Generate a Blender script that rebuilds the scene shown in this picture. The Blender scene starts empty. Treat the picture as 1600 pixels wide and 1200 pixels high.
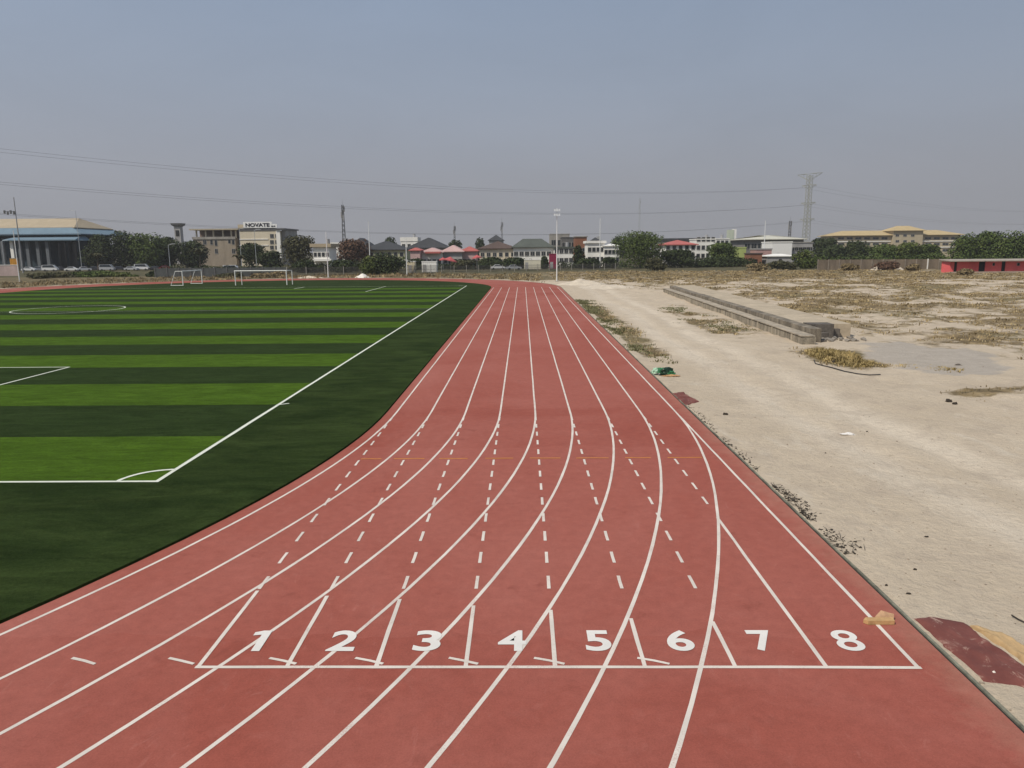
import bpy, bmesh, math, random
from mathutils import Vector, Matrix, noise
random.seed(7)
SC = bpy.context.scene
COL = SC.collection
R = math.radians
# ---------------------------------------------------------------- camera
F, PITCH, ROLL, YAW, HC = 1146.7, .18, .0088, -.0158, 5.5716
def ray(px, py):
    x = (px-800)/F; y = (py-600)/F
    c, s = math.cos(ROLL), math.sin(ROLL)
    x, y = c*x-s*y, s*x+c*y
    fw = math.cos(PITCH)-y*math.sin(PITCH); dn = math.sin(PITCH)+y*math.cos(PITCH)
    return Vector((x*math.cos(YAW)+fw*math.sin(YAW), -x*math.sin(YAW)+fw*math.cos(YAW), -dn))
def gp(px, py, z=0.0):            # where a sight line meets the ground
    d = ray(px, py); t = (z-HC)/d.z
    return Vector((d.x*t, d.y*t, z))
def at(px, py, Y):                # the point of a sight line at distance Y
    d = ray(px, py); t = Y/d.y
    return Vector((d.x*t, Y, HC+d.z*t))
def cam_axes():
    c, s = math.cos(ROLL), math.sin(ROLL)
    def m(x, y, f):
        X, Yv = c*x-s*y, s*x+c*y
        fw = f*math.cos(PITCH)-Yv*math.sin(PITCH); dn = f*math.sin(PITCH)+Yv*math.cos(PITCH)
        return Vector((X*math.cos(YAW)+fw*math.sin(YAW), -X*math.sin(YAW)+fw*math.cos(YAW), -dn))
    return m(1,0,0), -m(0,1,0), -m(0,0,1)
a, b, c_ = cam_axes()
cam = bpy.data.cameras.new('camera'); cob = bpy.data.objects.new('camera', cam); COL.objects.link(cob)
cob.matrix_world = Matrix(((a.x,b.x,c_.x,0),(a.y,b.y,c_.y,0),(a.z,b.z,c_.z,HC),(0,0,0,1)))
cam.sensor_width = 36; cam.lens = F/1600*36; cam.clip_start = .1; cam.clip_end = 8000
SC.camera = cob

# ---------------------------------------------------------------- materials
def nodes(name):
    m = bpy.data.materials.new(name); m.use_nodes = True
    return m, m.node_tree.nodes, m.node_tree.links, m.node_tree.nodes['Principled BSDF']
def N(nt, t, **k):
    n = nt.new(t)
    for a_, v in k.items():
        if a_ in n.inputs: n.inputs[a_].default_value = v
        else: setattr(n, a_, v)
    return n
def mix(nt, ln, fac, A, B, mode='MIX'):
    n = nt.new('ShaderNodeMix'); n.data_type = 'RGBA'; n.blend_type = mode
    for sock, v in ((n.inputs[0], fac), (n.inputs[6], A), (n.inputs[7], B)):
        if hasattr(v, 'is_output') or isinstance(v, bpy.types.NodeSocket): ln.new(v, sock)
        elif isinstance(v, (tuple, list)): sock.default_value = (*v[:3], 1)
        else: sock.default_value = v
    return n.outputs[2]
def ramp(nt, ln, src, p0, p1, v0=0., v1=1.):
    n = nt.new('ShaderNodeMapRange'); n.inputs[1].default_value = p0; n.inputs[2].default_value = p1
    n.inputs[3].default_value = v0; n.inputs[4].default_value = v1; ln.new(src, n.inputs[0]); return n.outputs[0]
def math_(nt, ln, op, A, B=None):
    n = nt.new('ShaderNodeMath'); n.operation = op
    for s_, v in ((n.inputs[0], A), (n.inputs[1], B)):
        if v is None: continue
        if isinstance(v, bpy.types.NodeSocket): ln.new(v, s_)
        else: s_.default_value = v
    return n.outputs[0]
def nz(nt, ln, vec, scale, detail=4, rough=.55, dist=0, stretch=None):
    if stretch:
        mp = nt.new('ShaderNodeMapping'); mp.inputs['Scale'].default_value = stretch; ln.new(vec, mp.inputs[0]); vec = mp.outputs[0]
    n = nt.new('ShaderNodeTexNoise'); n.inputs['Scale'].default_value = scale; n.inputs['Detail'].default_value = detail
    n.inputs['Roughness'].default_value = rough; n.inputs['Distortion'].default_value = dist
    ln.new(vec, n.inputs['Vector']); return n.outputs[0]
def coord(nt): return nt.new('ShaderNodeTexCoord').outputs['Object']
def bump(nt, ln, bsdf, h, strength, dist):
    bn = nt.new('ShaderNodeBump'); bn.inputs['Strength'].default_value = strength; bn.inputs['Distance'].default_value = dist
    ln.new(h, bn.inputs['Height']); ln.new(bn.outputs[0], bsdf.inputs['Normal'])
MC = {}
def mat(name, col, rough=.8, var=.18, scale=1.5, metal=0., spec=.3, streak=False):
    if name in MC: return MC[name]
    m, nt, ln, bs = nodes(name)
    v = coord(nt)
    n1 = nz(nt, ln, v, scale, 5, .6, 0, (1,1,.25) if streak else None)
    n2 = nz(nt, ln, v, scale*7, 3)
    f = math_(nt, ln, 'ADD', math_(nt, ln, 'MULTIPLY', n1, .7), math_(nt, ln, 'MULTIPLY', n2, .3))
    f = ramp(nt, ln, f, .3, .7)
    lo = tuple(max(0, x*(1-var)) for x in col); hi = tuple(min(1, x*(1+var)) for x in col)
    ln.new(mix(nt, ln, f, lo, hi), bs.inputs['Base Color'])
    bs.inputs['Roughness'].default_value = rough; bs.inputs['Metallic'].default_value = metal
    bs.inputs['Specular IOR Level'].default_value = spec
    MC[name] = m; return m
def leafmat(name, col, col2):
    if name in MC: return MC[name]
    m, nt, ln, bs = nodes(name)
    v = coord(nt)
    f = ramp(nt, ln, nz(nt, ln, v, .55, 3), .35, .68)
    f2 = ramp(nt, ln, nz(nt, ln, v, 1.6, 4, .7), .35, .66, .6, 1.5)
    cc = mix(nt, ln, f, col, col2)
    hs = nt.new('ShaderNodeHueSaturation'); ln.new(cc, hs.inputs['Color']); ln.new(f2, hs.inputs['Value'])
    ln.new(hs.outputs[0], bs.inputs['Base Color']); bs.inputs['Roughness'].default_value = .7
    bs.inputs['Specular IOR Level'].default_value = .2
    MC[name] = m; return m

# ---------------------------------------------------------------- mesh builder
class MB:
    def __init__(s): s.v = []; s.f = []; s.mi = []; s.k = 0
    def add(s, vs, fs):
        o = len(s.v); s.v += [tuple(p) for p in vs]; s.f += [tuple(i+o for i in f) for f in fs]; s.mi += [s.k]*len(fs); return s
    def box(s, x0, x1, y0, y1, z0, z1, rot=0, c=None):
        vs = [(x,y,z) for z in (z0,z1) for x,y in ((x0,y0),(x1,y0),(x1,y1),(x0,y1))]
        if rot:
            cx, cy = c or ((x0+x1)/2, (y0+y1)/2); cs, sn = math.cos(rot), math.sin(rot)
            vs = [(cx+(x-cx)*cs-(y-cy)*sn, cy+(x-cx)*sn+(y-cy)*cs, z) for x,y,z in vs]
        return s.add(vs, [(3,2,1,0),(4,5,6,7),(0,1,5,4),(1,2,6,5),(2,3,7,6),(3,0,4,7)])
    def prism(s, pts, z0, z1):
        n = len(pts); return s.add([(x,y,z0) for x,y in pts]+[(x,y,z1) for x,y in pts],
            [tuple(range(n-1,-1,-1)), tuple(range(n,2*n))]+[(i,(i+1)%n,(i+1)%n+n,i+n) for i in range(n)])
    def tube(s, p0, p1, r0, r1=None, n=8):
        r1 = r0 if r1 is None else r1; p0, p1 = Vector(p0), Vector(p1); d = (p1-p0)
        if d.length < 1e-6: return s
        q = d.to_track_quat('Z','Y'); vs = []
        for p, r in ((p0,r0),(p1,r1)):
            for i in range(n):
                an = 2*math.pi*i/n; vs.append(p+q@Vector((r*math.cos(an), r*math.sin(an), 0)))
        return s.add(vs, [(i,(i+1)%n,(i+1)%n+n,i+n) for i in range(n)]+[tuple(range(n-1,-1,-1)), tuple(range(n,2*n))])
    def path(s, pts, r, n=6):
        for i in range(len(pts)-1): s.tube(pts[i], pts[i+1], r, r, n)
        return s
    def hip(s, x0, x1, y0, y1, z0, z1, inset=None, th=.25):
        d = min(x1-x0, y1-y0)/2 if inset is None else inset
        if x1-x0 >= y1-y0: rid = [((x0+d), (y0+y1)/2, z1), ((x1-d), (y0+y1)/2, z1)]
        else: rid = [((x0+x1)/2, y0+d, z1), ((x0+x1)/2, y1-d, z1)]
        b4 = [(x0,y0),(x1,y0),(x1,y1),(x0,y1)]
        vs = [(x,y,z0-th) for x,y in b4]+[(x,y,z0) for x,y in b4]+rid
        fs = [(3,2,1,0),(0,1,5,4),(1,2,6,5),(2,3,7,6),(3,0,4,7)]
        if x1-x0 >= y1-y0: fs += [(4,5,9,8),(5,6,9),(6,7,8,9),(7,4,8)]
        else: fs += [(4,5,8),(5,6,9,8),(6,7,9),(7,4,8,9)]
        return s.add(vs, fs)
    def build(s, name, mats, parent=None, smooth=False, label=None):
        loc = Vector((0,0,0))
        if parent is not None:
            p = parent
            while p is not None: loc += p.location; p = p.parent
        me = bpy.data.meshes.new(name); me.from_pydata([tuple(Vector(p)-loc) for p in s.v], [], s.f)
        ms = mats if isinstance(mats, (list, tuple)) else [mats]
        for m in ms: me.materials.append(m)
        if len(ms) > 1: me.polygons.foreach_set('material_index', s.mi)
        if smooth: me.polygons.foreach_set('use_smooth', [True]*len(me.polygons))
        me.update()
        o = bpy.data.objects.new(name, me); COL.objects.link(o)
        if parent is not None: o.parent = parent
        if label: o['label'] = label
        return o
def tag(o, label=None, cat=None, group=None, kind=None):
    if label: o['label'] = label
    if cat: o['category'] = cat
    if group: o['group'] = group
    if kind: o['kind'] = kind
    return o
def thing(name, label, cat, loc, group=None):
    o = bpy.data.objects.new(name, None); COL.objects.link(o); o.location = loc; o.empty_display_size = .3
    return tag(o, label, cat, group)
def copy_tree(o, parent=None):
    c = o.copy(); COL.objects.link(c)
    if parent is not None: c.parent = parent
    for ch in list(o.children): copy_tree(ch, c)
    return c
def center(o):                    # give a one-mesh thing its origin at its own base
    me = o.data; n = len(me.vertices)
    x = sum(v.co.x for v in me.vertices)/n; y = sum(v.co.y for v in me.vertices)/n; z = min(v.co.z for v in me.vertices)
    me.transform(Matrix.Translation((-x,-y,-z))); o.location = (x,y,z); return o

# ---------------------------------------------------------------- layout of the oval
X0, RAD, Y0, Y1, LW = -4.4722, 36.5, 25.2637, 112.5, 1.22
XC = X0-RAD
RT = 5.79                          # right edge of the red surface
RO = RT-XC
YL = 113.6                         # where the painted lanes stop
def fbm(x, y, s, seed=0, oct=4):
    return noise.fractal(Vector((x/s, y/s, seed*17.3)), 1.0, 2.0, oct)
def sstep(a_, b_, x):
    t = max(0., min(1., (x-a_)/(b_-a_))); return t*t*(3-2*t)
def off_track(x, y):               # distance outside the red surface (negative inside)
    if y > Y1: d = math.hypot(x-XC, y-Y1)-RO
    elif y < Y0: d = max(x-RT, -1e9) if x > XC and y > -14 else math.hypot(x-XC, y-Y0)-RO
    else: d = abs(x-XC)-RO
    if x > XC and y <= Y1: d = min(d, x-RT) if y < Y0 else x-RT
    return d
HEAP = gp(905, 445)
def scrub_at(x, y):
    s = 0.
    n = fbm(x, y, 7, 1)*.6+fbm(x, y, 2.2, 2)*.45
    if x > 0:
        edge = 19+fbm(x, y, 9, 3)*2.5+max(0, 42-y)*.62
        s = max(s, sstep(edge-1, edge+5, x)*sstep(26, 40, y)*(.56+n*1.0))
        s = max(s, (1-sstep(7.2, 8.8, x))*sstep(6.1, 6.5, x)*sstep(34, 44, y)*(1-sstep(72, 92, y))*(.62+n*.9))
        s = max(s, sstep(12.2, 13.4, x)*(1-sstep(16.3, 17.5, x))*sstep(44, 50, y)*(1-sstep(72, 84, y))*(.3+n*1.2))
        s = max(s, sstep(76, 130, y)*sstep(9, 14, x)*(.5+n*.8))
        s = max(s, sstep(128, 142, y)*(.72+n*.5))
        g = gp(1310, 556); s = max(s, (1-sstep(.8, 2.6, math.hypot((x-g.x)*.9, (y-g.y)*.5)))*.95)
        g = gp(1578, 612); s = max(s, (1-sstep(.5, 2.2, math.hypot((x-g.x)*.6, y-g.y)))*(.5+n))
    else:
        s = max(s, sstep(.5, 4, off_track(x, y))*(.82+n*.6))
    return max(0., min(1., s))
def ground_z(x, y):
    d = off_track(x, y)
    if d < -.6: return -.16
    t = sstep(.05, 1.6, d)
    if d < .0: return -.16+.1*(d+.6)/.6
    a_ = .035+.05*sstep(1.5, 5, d)+.30*scrub_at(x, y)+.1*sstep(60, 120, y)
    if x < 0 or y > 190: a_ = .12
    z = -.035+t*a_*(fbm(x, y, 4.5, 5)*.9+fbm(x, y, 1.1, 6)*.35)
    if 5.8 < x < 17 and y < 130:                       # wheel ruts of the sand road
        c1 = 10.6+fbm(0, y, 25, 9)*.9
        for cc in (c1-.85, c1+.85): z -= .07*math.exp(-((x-cc)/.28)**2)*(.6+.4*fbm(x, y, 3, 8))
    return z
# ---------------------------------------------------------------- ground sheet
def axis(vals, start, end, step, grow):
    x = start; out = []
    sgn = 1 if end > start else -1; st = step
    while (x-end)*sgn < 0:
        out.append(x); x += sgn*st; st *= grow
    out.append(end); return out
xs = axis(0, 5.55, 26, .22, 1.004)+axis(0, 26.3, 150, .34, 1.028)[0:]+axis(0, 156, 2500, 9, 1.25)
xs = sorted(set([-x for x in axis(0, 108, 2500, 8, 1.3)]+[-x for x in axis(0, -5, 104, 3.2, 1.0)]+xs))
ys = sorted(set(axis(0, 4, 60, .22, 1.004)+axis(0, 60.5, 200, .36, 1.013)+axis(0, 206, 2500, 8, 1.22)+[-y for y in axis(0, -3, 60, 3, 1.12)]+[-150., -400.]))
gv = []; gs = []; gr = []; gw = []
for y in ys:
    for x in xs:
        gv.append((x, y, ground_z(x, y))); s = scrub_at(x, y) if y < 192 and -110 < x < 240 else .95
        gs.append(s)
        gw.append(sstep(172, 192, y+fbm(x, y, 12, 15)*5+(x > 0)*(-6))*(1. if x < 200 else .7))
        if x < -3 and off_track(x, y) > 1.2: gw[-1] = max(gw[-1], .62*sstep(1.2, 4, off_track(x, y))*max(0, min(1, .75+fbm(x, y, 5, 33))))
        if y > 132 and x > -3: gw[-1] = max(gw[-1], .45*sstep(132, 150, y+(x-10)*-.1)*max(0, .6+fbm(x, y, 9, 34)))
        p = 0.
        if x > 5 and y < 140: p = sum(math.exp(-((x-10.6-o_-fbm(0, y, 25, 9)*.9)/.75)**2) for o_ in (-1.2, 1.2))*(.8+.6*fbm(x, y, 3.5, 12))
        gr.append(max(0, min(1, p)))
nx = len(xs)
gf = [(j*nx+i, j*nx+i+1, (j+1)*nx+i+1, (j+1)*nx+i) for j in range(len(ys)-1) for i in range(nx-1)]
me = bpy.data.meshes.new('ground'); me.from_pydata(gv, [], gf)
for nm, arr in (('scrub', gs), ('road', gr), ('weeds', gw)):
    at_ = me.attributes.new(nm, 'FLOAT', 'POINT'); at_.data.foreach_set('value', arr)
# grey gravel spread: mask from its outline
gpoly = [gp(*q) for q in ((1332,548),(1346,535),(1400,530),(1470,540),(1550,552),(1592,572),(1560,588),(1500,590),(1440,580),(1395,572),(1355,560))]
gc = sum(gpoly, Vector())/len(gpoly)
def in_poly(x, y):
    best = 0; inside = False; j = len(gpoly)-1; dm = 1e9
    for i in range(len(gpoly)):
        A, B = gpoly[i], gpoly[j]
        if (A.y > y) != (B.y > y) and x < (B.x-A.x)*(y-A.y)/(B.y-A.y)+A.x: inside = not inside
        ab = Vector((B.x-A.x, B.y-A.y)); ap = Vector((x-A.x, y-A.y)); t = max(0, min(1, ap.dot(ab)/max(1e-9, ab.dot(ab))))
        dm = min(dm, (ap-ab*t).length); j = i
    return dm if inside else -dm
gg = [0. if abs(v[0]-gc.x) > 10 or abs(v[1]-gc.y) > 14 else sstep(-.5, .7, in_poly(v[0], v[1])+fbm(v[0], v[1], 1.6, 4)*1.1-.2) for v in gv]
at_ = me.attributes.new('gravel', 'FLOAT', 'POINT'); at_.data.foreach_set('value', gg)
for i, g_ in enumerate(gg):
    if g_ > 0: me.vertices[i].co.z = me.vertices[i].co.z*(1-g_)+(-.02)*g_
me.polygons.foreach_set('use_smooth', [True]*len(me.polygons)); me.update()
ground = bpy.data.objects.new('ground', me); COL.objects.link(ground); ground['kind'] = 'structure'
m, nt, ln, bs = nodes('sandy ground')
v = coord(nt)
def attr(nm):
    n = nt.new('ShaderNodeAttribute'); n.attribute_name = nm; return n.outputs['Fac']
big = ramp(nt, ln, nz(nt, ln, v, .22, 5, .6), .32, .68)
mid = ramp(nt, ln, nz(nt, ln, v, 1.3, 6, .65), .3, .7)
fine = ramp(nt, ln, nz(nt, ln, v, 9, 5, .7), .3, .7)
sand = mix(nt, ln, big, (.50,.408,.292), (.605,.503,.372))
sand = mix(nt, ln, math_(nt, ln, 'MULTIPLY', mid, .55), sand, (.455,.375,.29))
sand = mix(nt, ln, math_(nt, ln, 'MULTIPLY', fine, .25), sand, (.58,.50,.40))
sand = mix(nt, ln, math_(nt, ln, 'MULTIPLY', attr('road'), .75), sand, (.68,.59,.47))
drk = ramp(nt, ln, nz(nt, ln, v, .75, 7, .7, .6), .50, .66, 0, .5)
sand = mix(nt, ln, drk, sand, (.385,.315,.245))
pale = ramp(nt, ln, nz(nt, ln, v, .9, 6, .7, .8, (1,.35,1)), .55, .70, 0, .6)
sand = mix(nt, ln, pale, sand, (.62,.545,.44))
clp = ramp(nt, ln, nz(nt, ln, v, 5.5, 6, .7), .40, .60, .30, 0)
sand = mix(nt, ln, clp, sand, (.42,.345,.26))
spk = ramp(nt, ln, nz(nt, ln, v, 3.4, 8, .78), .60, .70)
sand = mix(nt, ln, math_(nt, ln, 'MULTIPLY', spk, .5), sand, (.20,.155,.10))
sc = attr('scrub')
patch = math_(nt, ln, 'ADD', sc, math_(nt, ln, 'MULTIPLY', math_(nt, ln, 'SUBTRACT', nz(nt, ln, v, .8, 9, .72, .5), .5), 2.1))
pm = ramp(nt, ln, patch, .32, .66)
gcol = mix(nt, ln, ramp(nt, ln, nz(nt, ln, v, .5, 4), .35, .65), (.225,.165,.085), (.32,.24,.13))
gcol = mix(nt, ln, ramp(nt, ln, nz(nt, ln, v, 1.1, 7, .72), .42, .58), gcol, (.115,.085,.044))
gcol = mix(nt, ln, ramp(nt, ln, nz(nt, ln, v, .12, 3), .5, .62, 0, .5), gcol, (.14,.125,.06))
allc = mix(nt, ln, math_(nt, ln, 'MULTIPLY', pm, .95), sand, gcol)
grv = mix(nt, ln, math_(nt, ln, 'MULTIPLY', math_(nt, ln, 'ADD', fine, mid), .5), (.33,.288,.24), (.47,.415,.35))
allc = mix(nt, ln, ramp(nt, ln, math_(nt, ln, 'ADD', attr('gravel'), math_(nt, ln, 'MULTIPLY', math_(nt, ln, 'SUBTRACT', nz(nt, ln, v, 1.5, 6, .7), .5), 1.2)), .3, .8), allc, grv)
wcol = mix(nt, ln, ramp(nt, ln, nz(nt, ln, v, .3, 6, .7), .4, .62), (.055,.058,.028), (.14,.115,.065))
allc = mix(nt, ln, attr('weeds'), allc, wcol)
ln.new(allc, bs.inputs['Base Color']); bs.inputs['Roughness'].default_value = .95; bs.inputs['Specular IOR Level'].default_value = .15
hh = math_(nt, ln, 'ADD', math_(nt, ln, 'MULTIPLY', mid, .6), math_(nt, ln, 'MULTIPLY', nz(nt, ln, v, 14, 6, .7), .5))
hh = math_(nt, ln, 'ADD', hh, math_(nt, ln, 'MULTIPLY', nz(nt, ln, v, 5.5, 6, .7), 1.1))
bump(nt, ln, bs, hh, .8, .07)
me.materials.append(m)

# ---------------------------------------------------------------- running track
def ring_pts():
    pts = []                        # (base point, outward normal) once round the oval
    y = Y0
    for i in range(44): pts.append((Vector((XC, Y0+(Y1-Y0)*i/44, 0)), 0.))
    for i in range(72): pts.append((Vector((XC, Y1, 0)), math.pi*i/72))
    for i in range(30): pts.append((Vector((XC, Y1-(Y1-Y0)*i/30, 0)), math.pi))
    for i in range(97): pts.append((Vector((XC, Y0, 0)), math.pi+math.pi*i/96))
    return pts
RP = ring_pts()
def rp(P, r): return (P[0].x+r*math.cos(P[1]), P[0].y+r*math.sin(P[1]))
def r_out(P):
    an = P[1]
    if abs(P[0].y-Y0) < .01 and an > 3.2 and math.cos(an) > .1:
        rr = (RT-XC)/math.cos(an)
        if Y0+rr*math.sin(an) > -14: return rr
        t = an-(2*math.pi-math.atan((Y0+14)/(RT-XC)))
        return max(RO, min(rr, (RT-XC)/math.cos(math.atan((Y0+14)/(RT-XC)))+t*30))
    return RO
mb = MB()
ROWS = 10
n = len(RP)
vv = []
for P in RP:
    ro = r_out(P); ri = RAD-.34
    for k in range(ROWS+1): vv.append((*rp(P, ri+(ro-ri)*k/ROWS), 0.))
ff = []
for i in range(n):
    j = (i+1) % n
    for k in range(ROWS): ff.append((i*(ROWS+1)+k, i*(ROWS+1)+k+1, j*(ROWS+1)+k+1, j*(ROWS+1)+k))
mb.add(vv, ff)
m, nt, ln, bs = nodes('red polyurethane')
v = coord(nt)
base = mix(nt, ln, ramp(nt, ln, nz(nt, ln, v, .35, 4, .6), .35, .65), (.285,.073,.052), (.315,.086,.062))
base = mix(nt, ln, ramp(nt, ln, nz(nt, ln, v, .8, 7, .7, .8, (1,.55,1)), .44, .68, 0, .6), base, (.285,.075,.055))
base = mix(nt, ln, ramp(nt, ln, nz(nt, ln, v, 1.9, 5, .7, 1.), .55, .72, 0, .32), base, (.385,.140,.110))
# laying seams: a slightly different tone per laid bay, and thin joints along the lanes
sx = nt.new('ShaderNodeSeparateXYZ'); ln.new(v, sx.inputs[0])
bay = nt.new('ShaderNodeTexWhiteNoise'); bay.noise_dimensions = '1D'
ln.new(math_(nt, ln, 'FLOOR', math_(nt, ln, 'MULTIPLY', math_(nt, ln, 'ADD', sx.outputs[1], math_(nt, ln, 'MULTIPLY', nz(nt, ln, v, .6, 2), 1.2)), .19)), bay.inputs['W'])
base = mix(nt, ln, math_(nt, ln, 'MULTIPLY', bay.outputs['Value'], .42), base, (.375,.122,.094))
grain = nz(nt, ln, v, 60, 3, .8)
base = mix(nt, ln, ramp(nt, ln, grain, .35, .7, 0, .35), base, (.20,.05,.036))
dirt = ramp(nt, ln, nz(nt, ln, v, 5.5, 7, .8), .66, .74, 0, .35)
base = mix(nt, ln, dirt, base, (.17,.05,.036))
big_ = ramp(nt, ln, nz(nt, ln, v, .16, 5, .65, .8, (1,.6,1)), .38, .66, 0, .45)
base = mix(nt, ln, big_, base, (.40,.152,.123))
edge_s = ramp(nt, ln, math_(nt, ln, 'ADD', sx.outputs[0], math_(nt, ln, 'MULTIPLY', nz(nt, ln, v, 1.7, 7, .75), 1.6)), 6.05, 6.9, 0, .5)
scuff = ramp(nt, ln, nz(nt, ln, v, 2.2, 8, .75, 2.5, (1,.35,1)), .60, .68, 0, .22)
base = mix(nt, ln, scuff, base, (.46,.20,.165))
base = mix(nt, ln, edge_s, base, (.40,.22,.16))
gran = nt.new('ShaderNodeHueSaturation'); ln.new(base, gran.inputs['Color'])
ln.new(math_(nt, ln, 'ADD', ramp(nt, ln, nz(nt, ln, v, 38, 4, .9), .36, .64, .38, .62), ramp(nt, ln, nz(nt, ln, v, 4.5, 6, .75), .36, .64, .42, .58)), gran.inputs['Value'])
base = gran.outputs[0]
smud = ramp(nt, ln, nz(nt, ln, v, 1.35, 5, .65, .4), .61, .70, 0, .38)
base = mix(nt, ln, smud, base, (.19,.052,.038))
dots = ramp(nt, ln, nz(nt, ln, v, 22, 4, .9), .64, .72, 0, .6)
base = mix(nt, ln, dots, base, (.16,.05,.04))
ln.new(base, bs.inputs['Base Color'])
bs.inputs['Roughness'].default_value = .9; bs.inputs['Specular IOR Level'].default_value = .08
bs.inputs['Sheen Weight'].default_value = .07; bs.inputs['Sheen Tint'].default_value = (1,.5,.38,1); bs.inputs['Sheen Roughness'].default_value = .5
bump(nt, ln, bs, nz(nt, ln, v, 90, 3, .7), .35, .006)
M_TRACK = m
track = mb.build('running_track', M_TRACK); track['kind'] = 'structure'
def paint(name, col, wear):
    m, nt, ln, bs = nodes(name); v = coord(nt)
    c = mix(nt, ln, ramp(nt, ln, nz(nt, ln, v, 1.2, 5, .6), .35, .65), tuple(x*.88 for x in col), tuple(min(1, x*1.08) for x in col))
    wr = ramp(nt, ln, math_(nt, ln, 'ADD', math_(nt, ln, 'MULTIPLY', nz(nt, ln, v, 45, 4, .8), .6), math_(nt, ln, 'MULTIPLY', nz(nt, ln, v, 1.7, 4, .6), .45)), .56, .66, 0, wear)
    ln.new(mix(nt, ln, wr, c, (.36,.13,.10)), bs.inputs['Base Color']); bs.inputs['Roughness'].default_value = .85; bs.inputs['Specular IOR Level'].default_value = .1; return m
M_LINE = paint('lane paint', (.67,.605,.535), .42)
def wob(t, s): return noise.noise(Vector((t*1.1, s*9.1, 0)))*.008
def strip(mb, pts, w, z, seed=0):
    L = []
    for i, p in enumerate(pts):
        d = (Vector(pts[min(i+1, len(pts)-1)])-Vector(pts[max(i-1, 0)])); d.normalize()
        nn = Vector((-d.y, d.x)); q = Vector(p); ww = w/2*(1+noise.noise(Vector((i*.7, seed*3.3, 5)))*.16)
        q = q+nn*wob(i*.6, seed); L.append((q+nn*ww, q-nn*ww))
    vs = []
    for A, B in L: vs += [(A.x, A.y, z), (B.x, B.y, z)]
    mb.add(vs, [(2*i, 2*i+1, 2*i+3, 2*i+2) for i in range(len(pts)-1)])
YS = 9.12                          # start line
for k in range(9):
    r = RAD+LW*k; mb = MB(); pts = [Vector((XC+r, YL-(YL-Y0)*i/60)) for i in range(61)]
    for i in range(1, 110):
        an = -math.pi*.62*i/109; pts.append(Vector((XC+r*math.cos(an), Y0+r*math.sin(an))))
    strip(mb, pts, .062, .002+.0002*k, k)
    o = mb.build('lane_line', M_LINE, track)
# straight extension of the lanes down to the start line, dashed then solid
cross = [11.44, 11.25, 11.13, 10.91, 10.76, 10.49, 10.39, 14.75, 24.4]
for k in range(9):
    x = X0+LW*k; mb = MB()
    top = cross[k]-.03 if k < 7 else cross[k]
    nseg = max(4, int((top-YS)/.6)); strip(mb, [Vector((x, top-(top-YS)*i/nseg)) for i in range(nseg+1)], .06, .0045, 20+k)
    mb.build('lane_line', M_LINE, track)
    if k < 8:
        mb = MB(); y = 11.47
        while y < 24.6:
            if y > cross[k]+.02: strip(mb, [Vector((x, y+.49)), Vector((x, y+.25)), Vector((x, y))], .056, .0045, 40+k)
            y += 1.03
        mb.build('dashed_line', M_LINE, track)
mb = MB(); strip(mb, [Vector((X0-.04+(8*LW+.08)*i/20, YS+(.0 if i < 17 else -.004*(i-16)))) for i in range(21)], .062, .0058, 60)
mb.build('start_line', M_LINE, track)
for x in (-7.75, -6.135, -4.765, -3.35, -2.15, -.845, .34, 1.77):
    mb = MB(); strip(mb, [Vector((x-.215, 9.345)), Vector((x, 9.275)), Vector((x+.2, 9.195))], .05, .0071, x)
    mb.build('stagger_mark', M_LINE, track)
M_YEL = mat('yellow paint', (.66,.27,.05), .8, .15, 6)
for xa, xb in ((-4.45,-3.89),(-3.55,-2.71),(-2.31,-1.53),(-1.05,-.29),(.16,1.0),(1.42,2.3),(2.75,3.45),(3.9,4.83)):
    mb = MB(); strip(mb, [Vector((xa+(xb-xa)*i/4, 19.3+noise.noise(Vector((xa, i, 0)))*.03)) for i in range(5)], .045, .0071, xa)
    mb.build('breakline_mark', M_YEL, track)
# lane numbers
M_NUM = paint('number paint', (.74,.71,.66), .3)
def text_mesh(txt, h, w=None, off=.0, ext=0.):
    cu = bpy.data.curves.new('lettering', 'FONT'); cu.body = txt; cu.size = 1; cu.offset = off; cu.extrude = ext; cu.resolution_u = 6
    o = bpy.data.objects.new('lettering', cu); COL.objects.link(o)
    dg = bpy.context.evaluated_depsgraph_get(); mm = bpy.data.meshes.new_from_object(o.evaluated_get(dg))
    bpy.data.objects.remove(o); bpy.data.curves.remove(cu)
    X = [q.co.x for q in mm.vertices]; Yy = [q.co.y for q in mm.vertices]
    sx_ = (w/(max(X)-min(X))) if w else h/(max(Yy)-min(Yy)); sy_ = h/(max(Yy)-min(Yy))
    for q in mm.vertices: q.co = ((q.co.x-min(X))*sx_, (q.co.y-min(Yy))*sy_, q.co.z)
    return mm
for k, (px, wd) in enumerate(((410,.27),(540,.40),(667,.39),(800,.41),(937,.37),(1068,.38),(1201,.35),(1337,.38))):
    if k:
        mm = text_mesh(str(k+1), .57, wd, .012 if k == 7 else .024)
    else:
        mm = bpy.data.meshes.new('lane_number')
        mm.from_pydata([(.10,0,0),(.22,0,0),(.22,.57,0),(.10,.57,0),(.10,.45,0),(-.02,.43,0),(-.02,.52,0)], [], [(0,1,2,3,4),(4,3,6,5)])
    mm.materials.append(M_NUM)
    o = bpy.data.objects.new('lane_number', mm); COL.objects.link(o); o.parent = track
    cx = gp(px, 1017).x if k else gp(403, 1017).x
    cx += (0, -.09, -.02, 0, 0, 0, 0, 0)[k]
    if k == 0: cx = -3.86
    o.location = (cx-wd/2, 9.52, .0084); o['label'] = 'white painted number %d' % (k+1)
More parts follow.
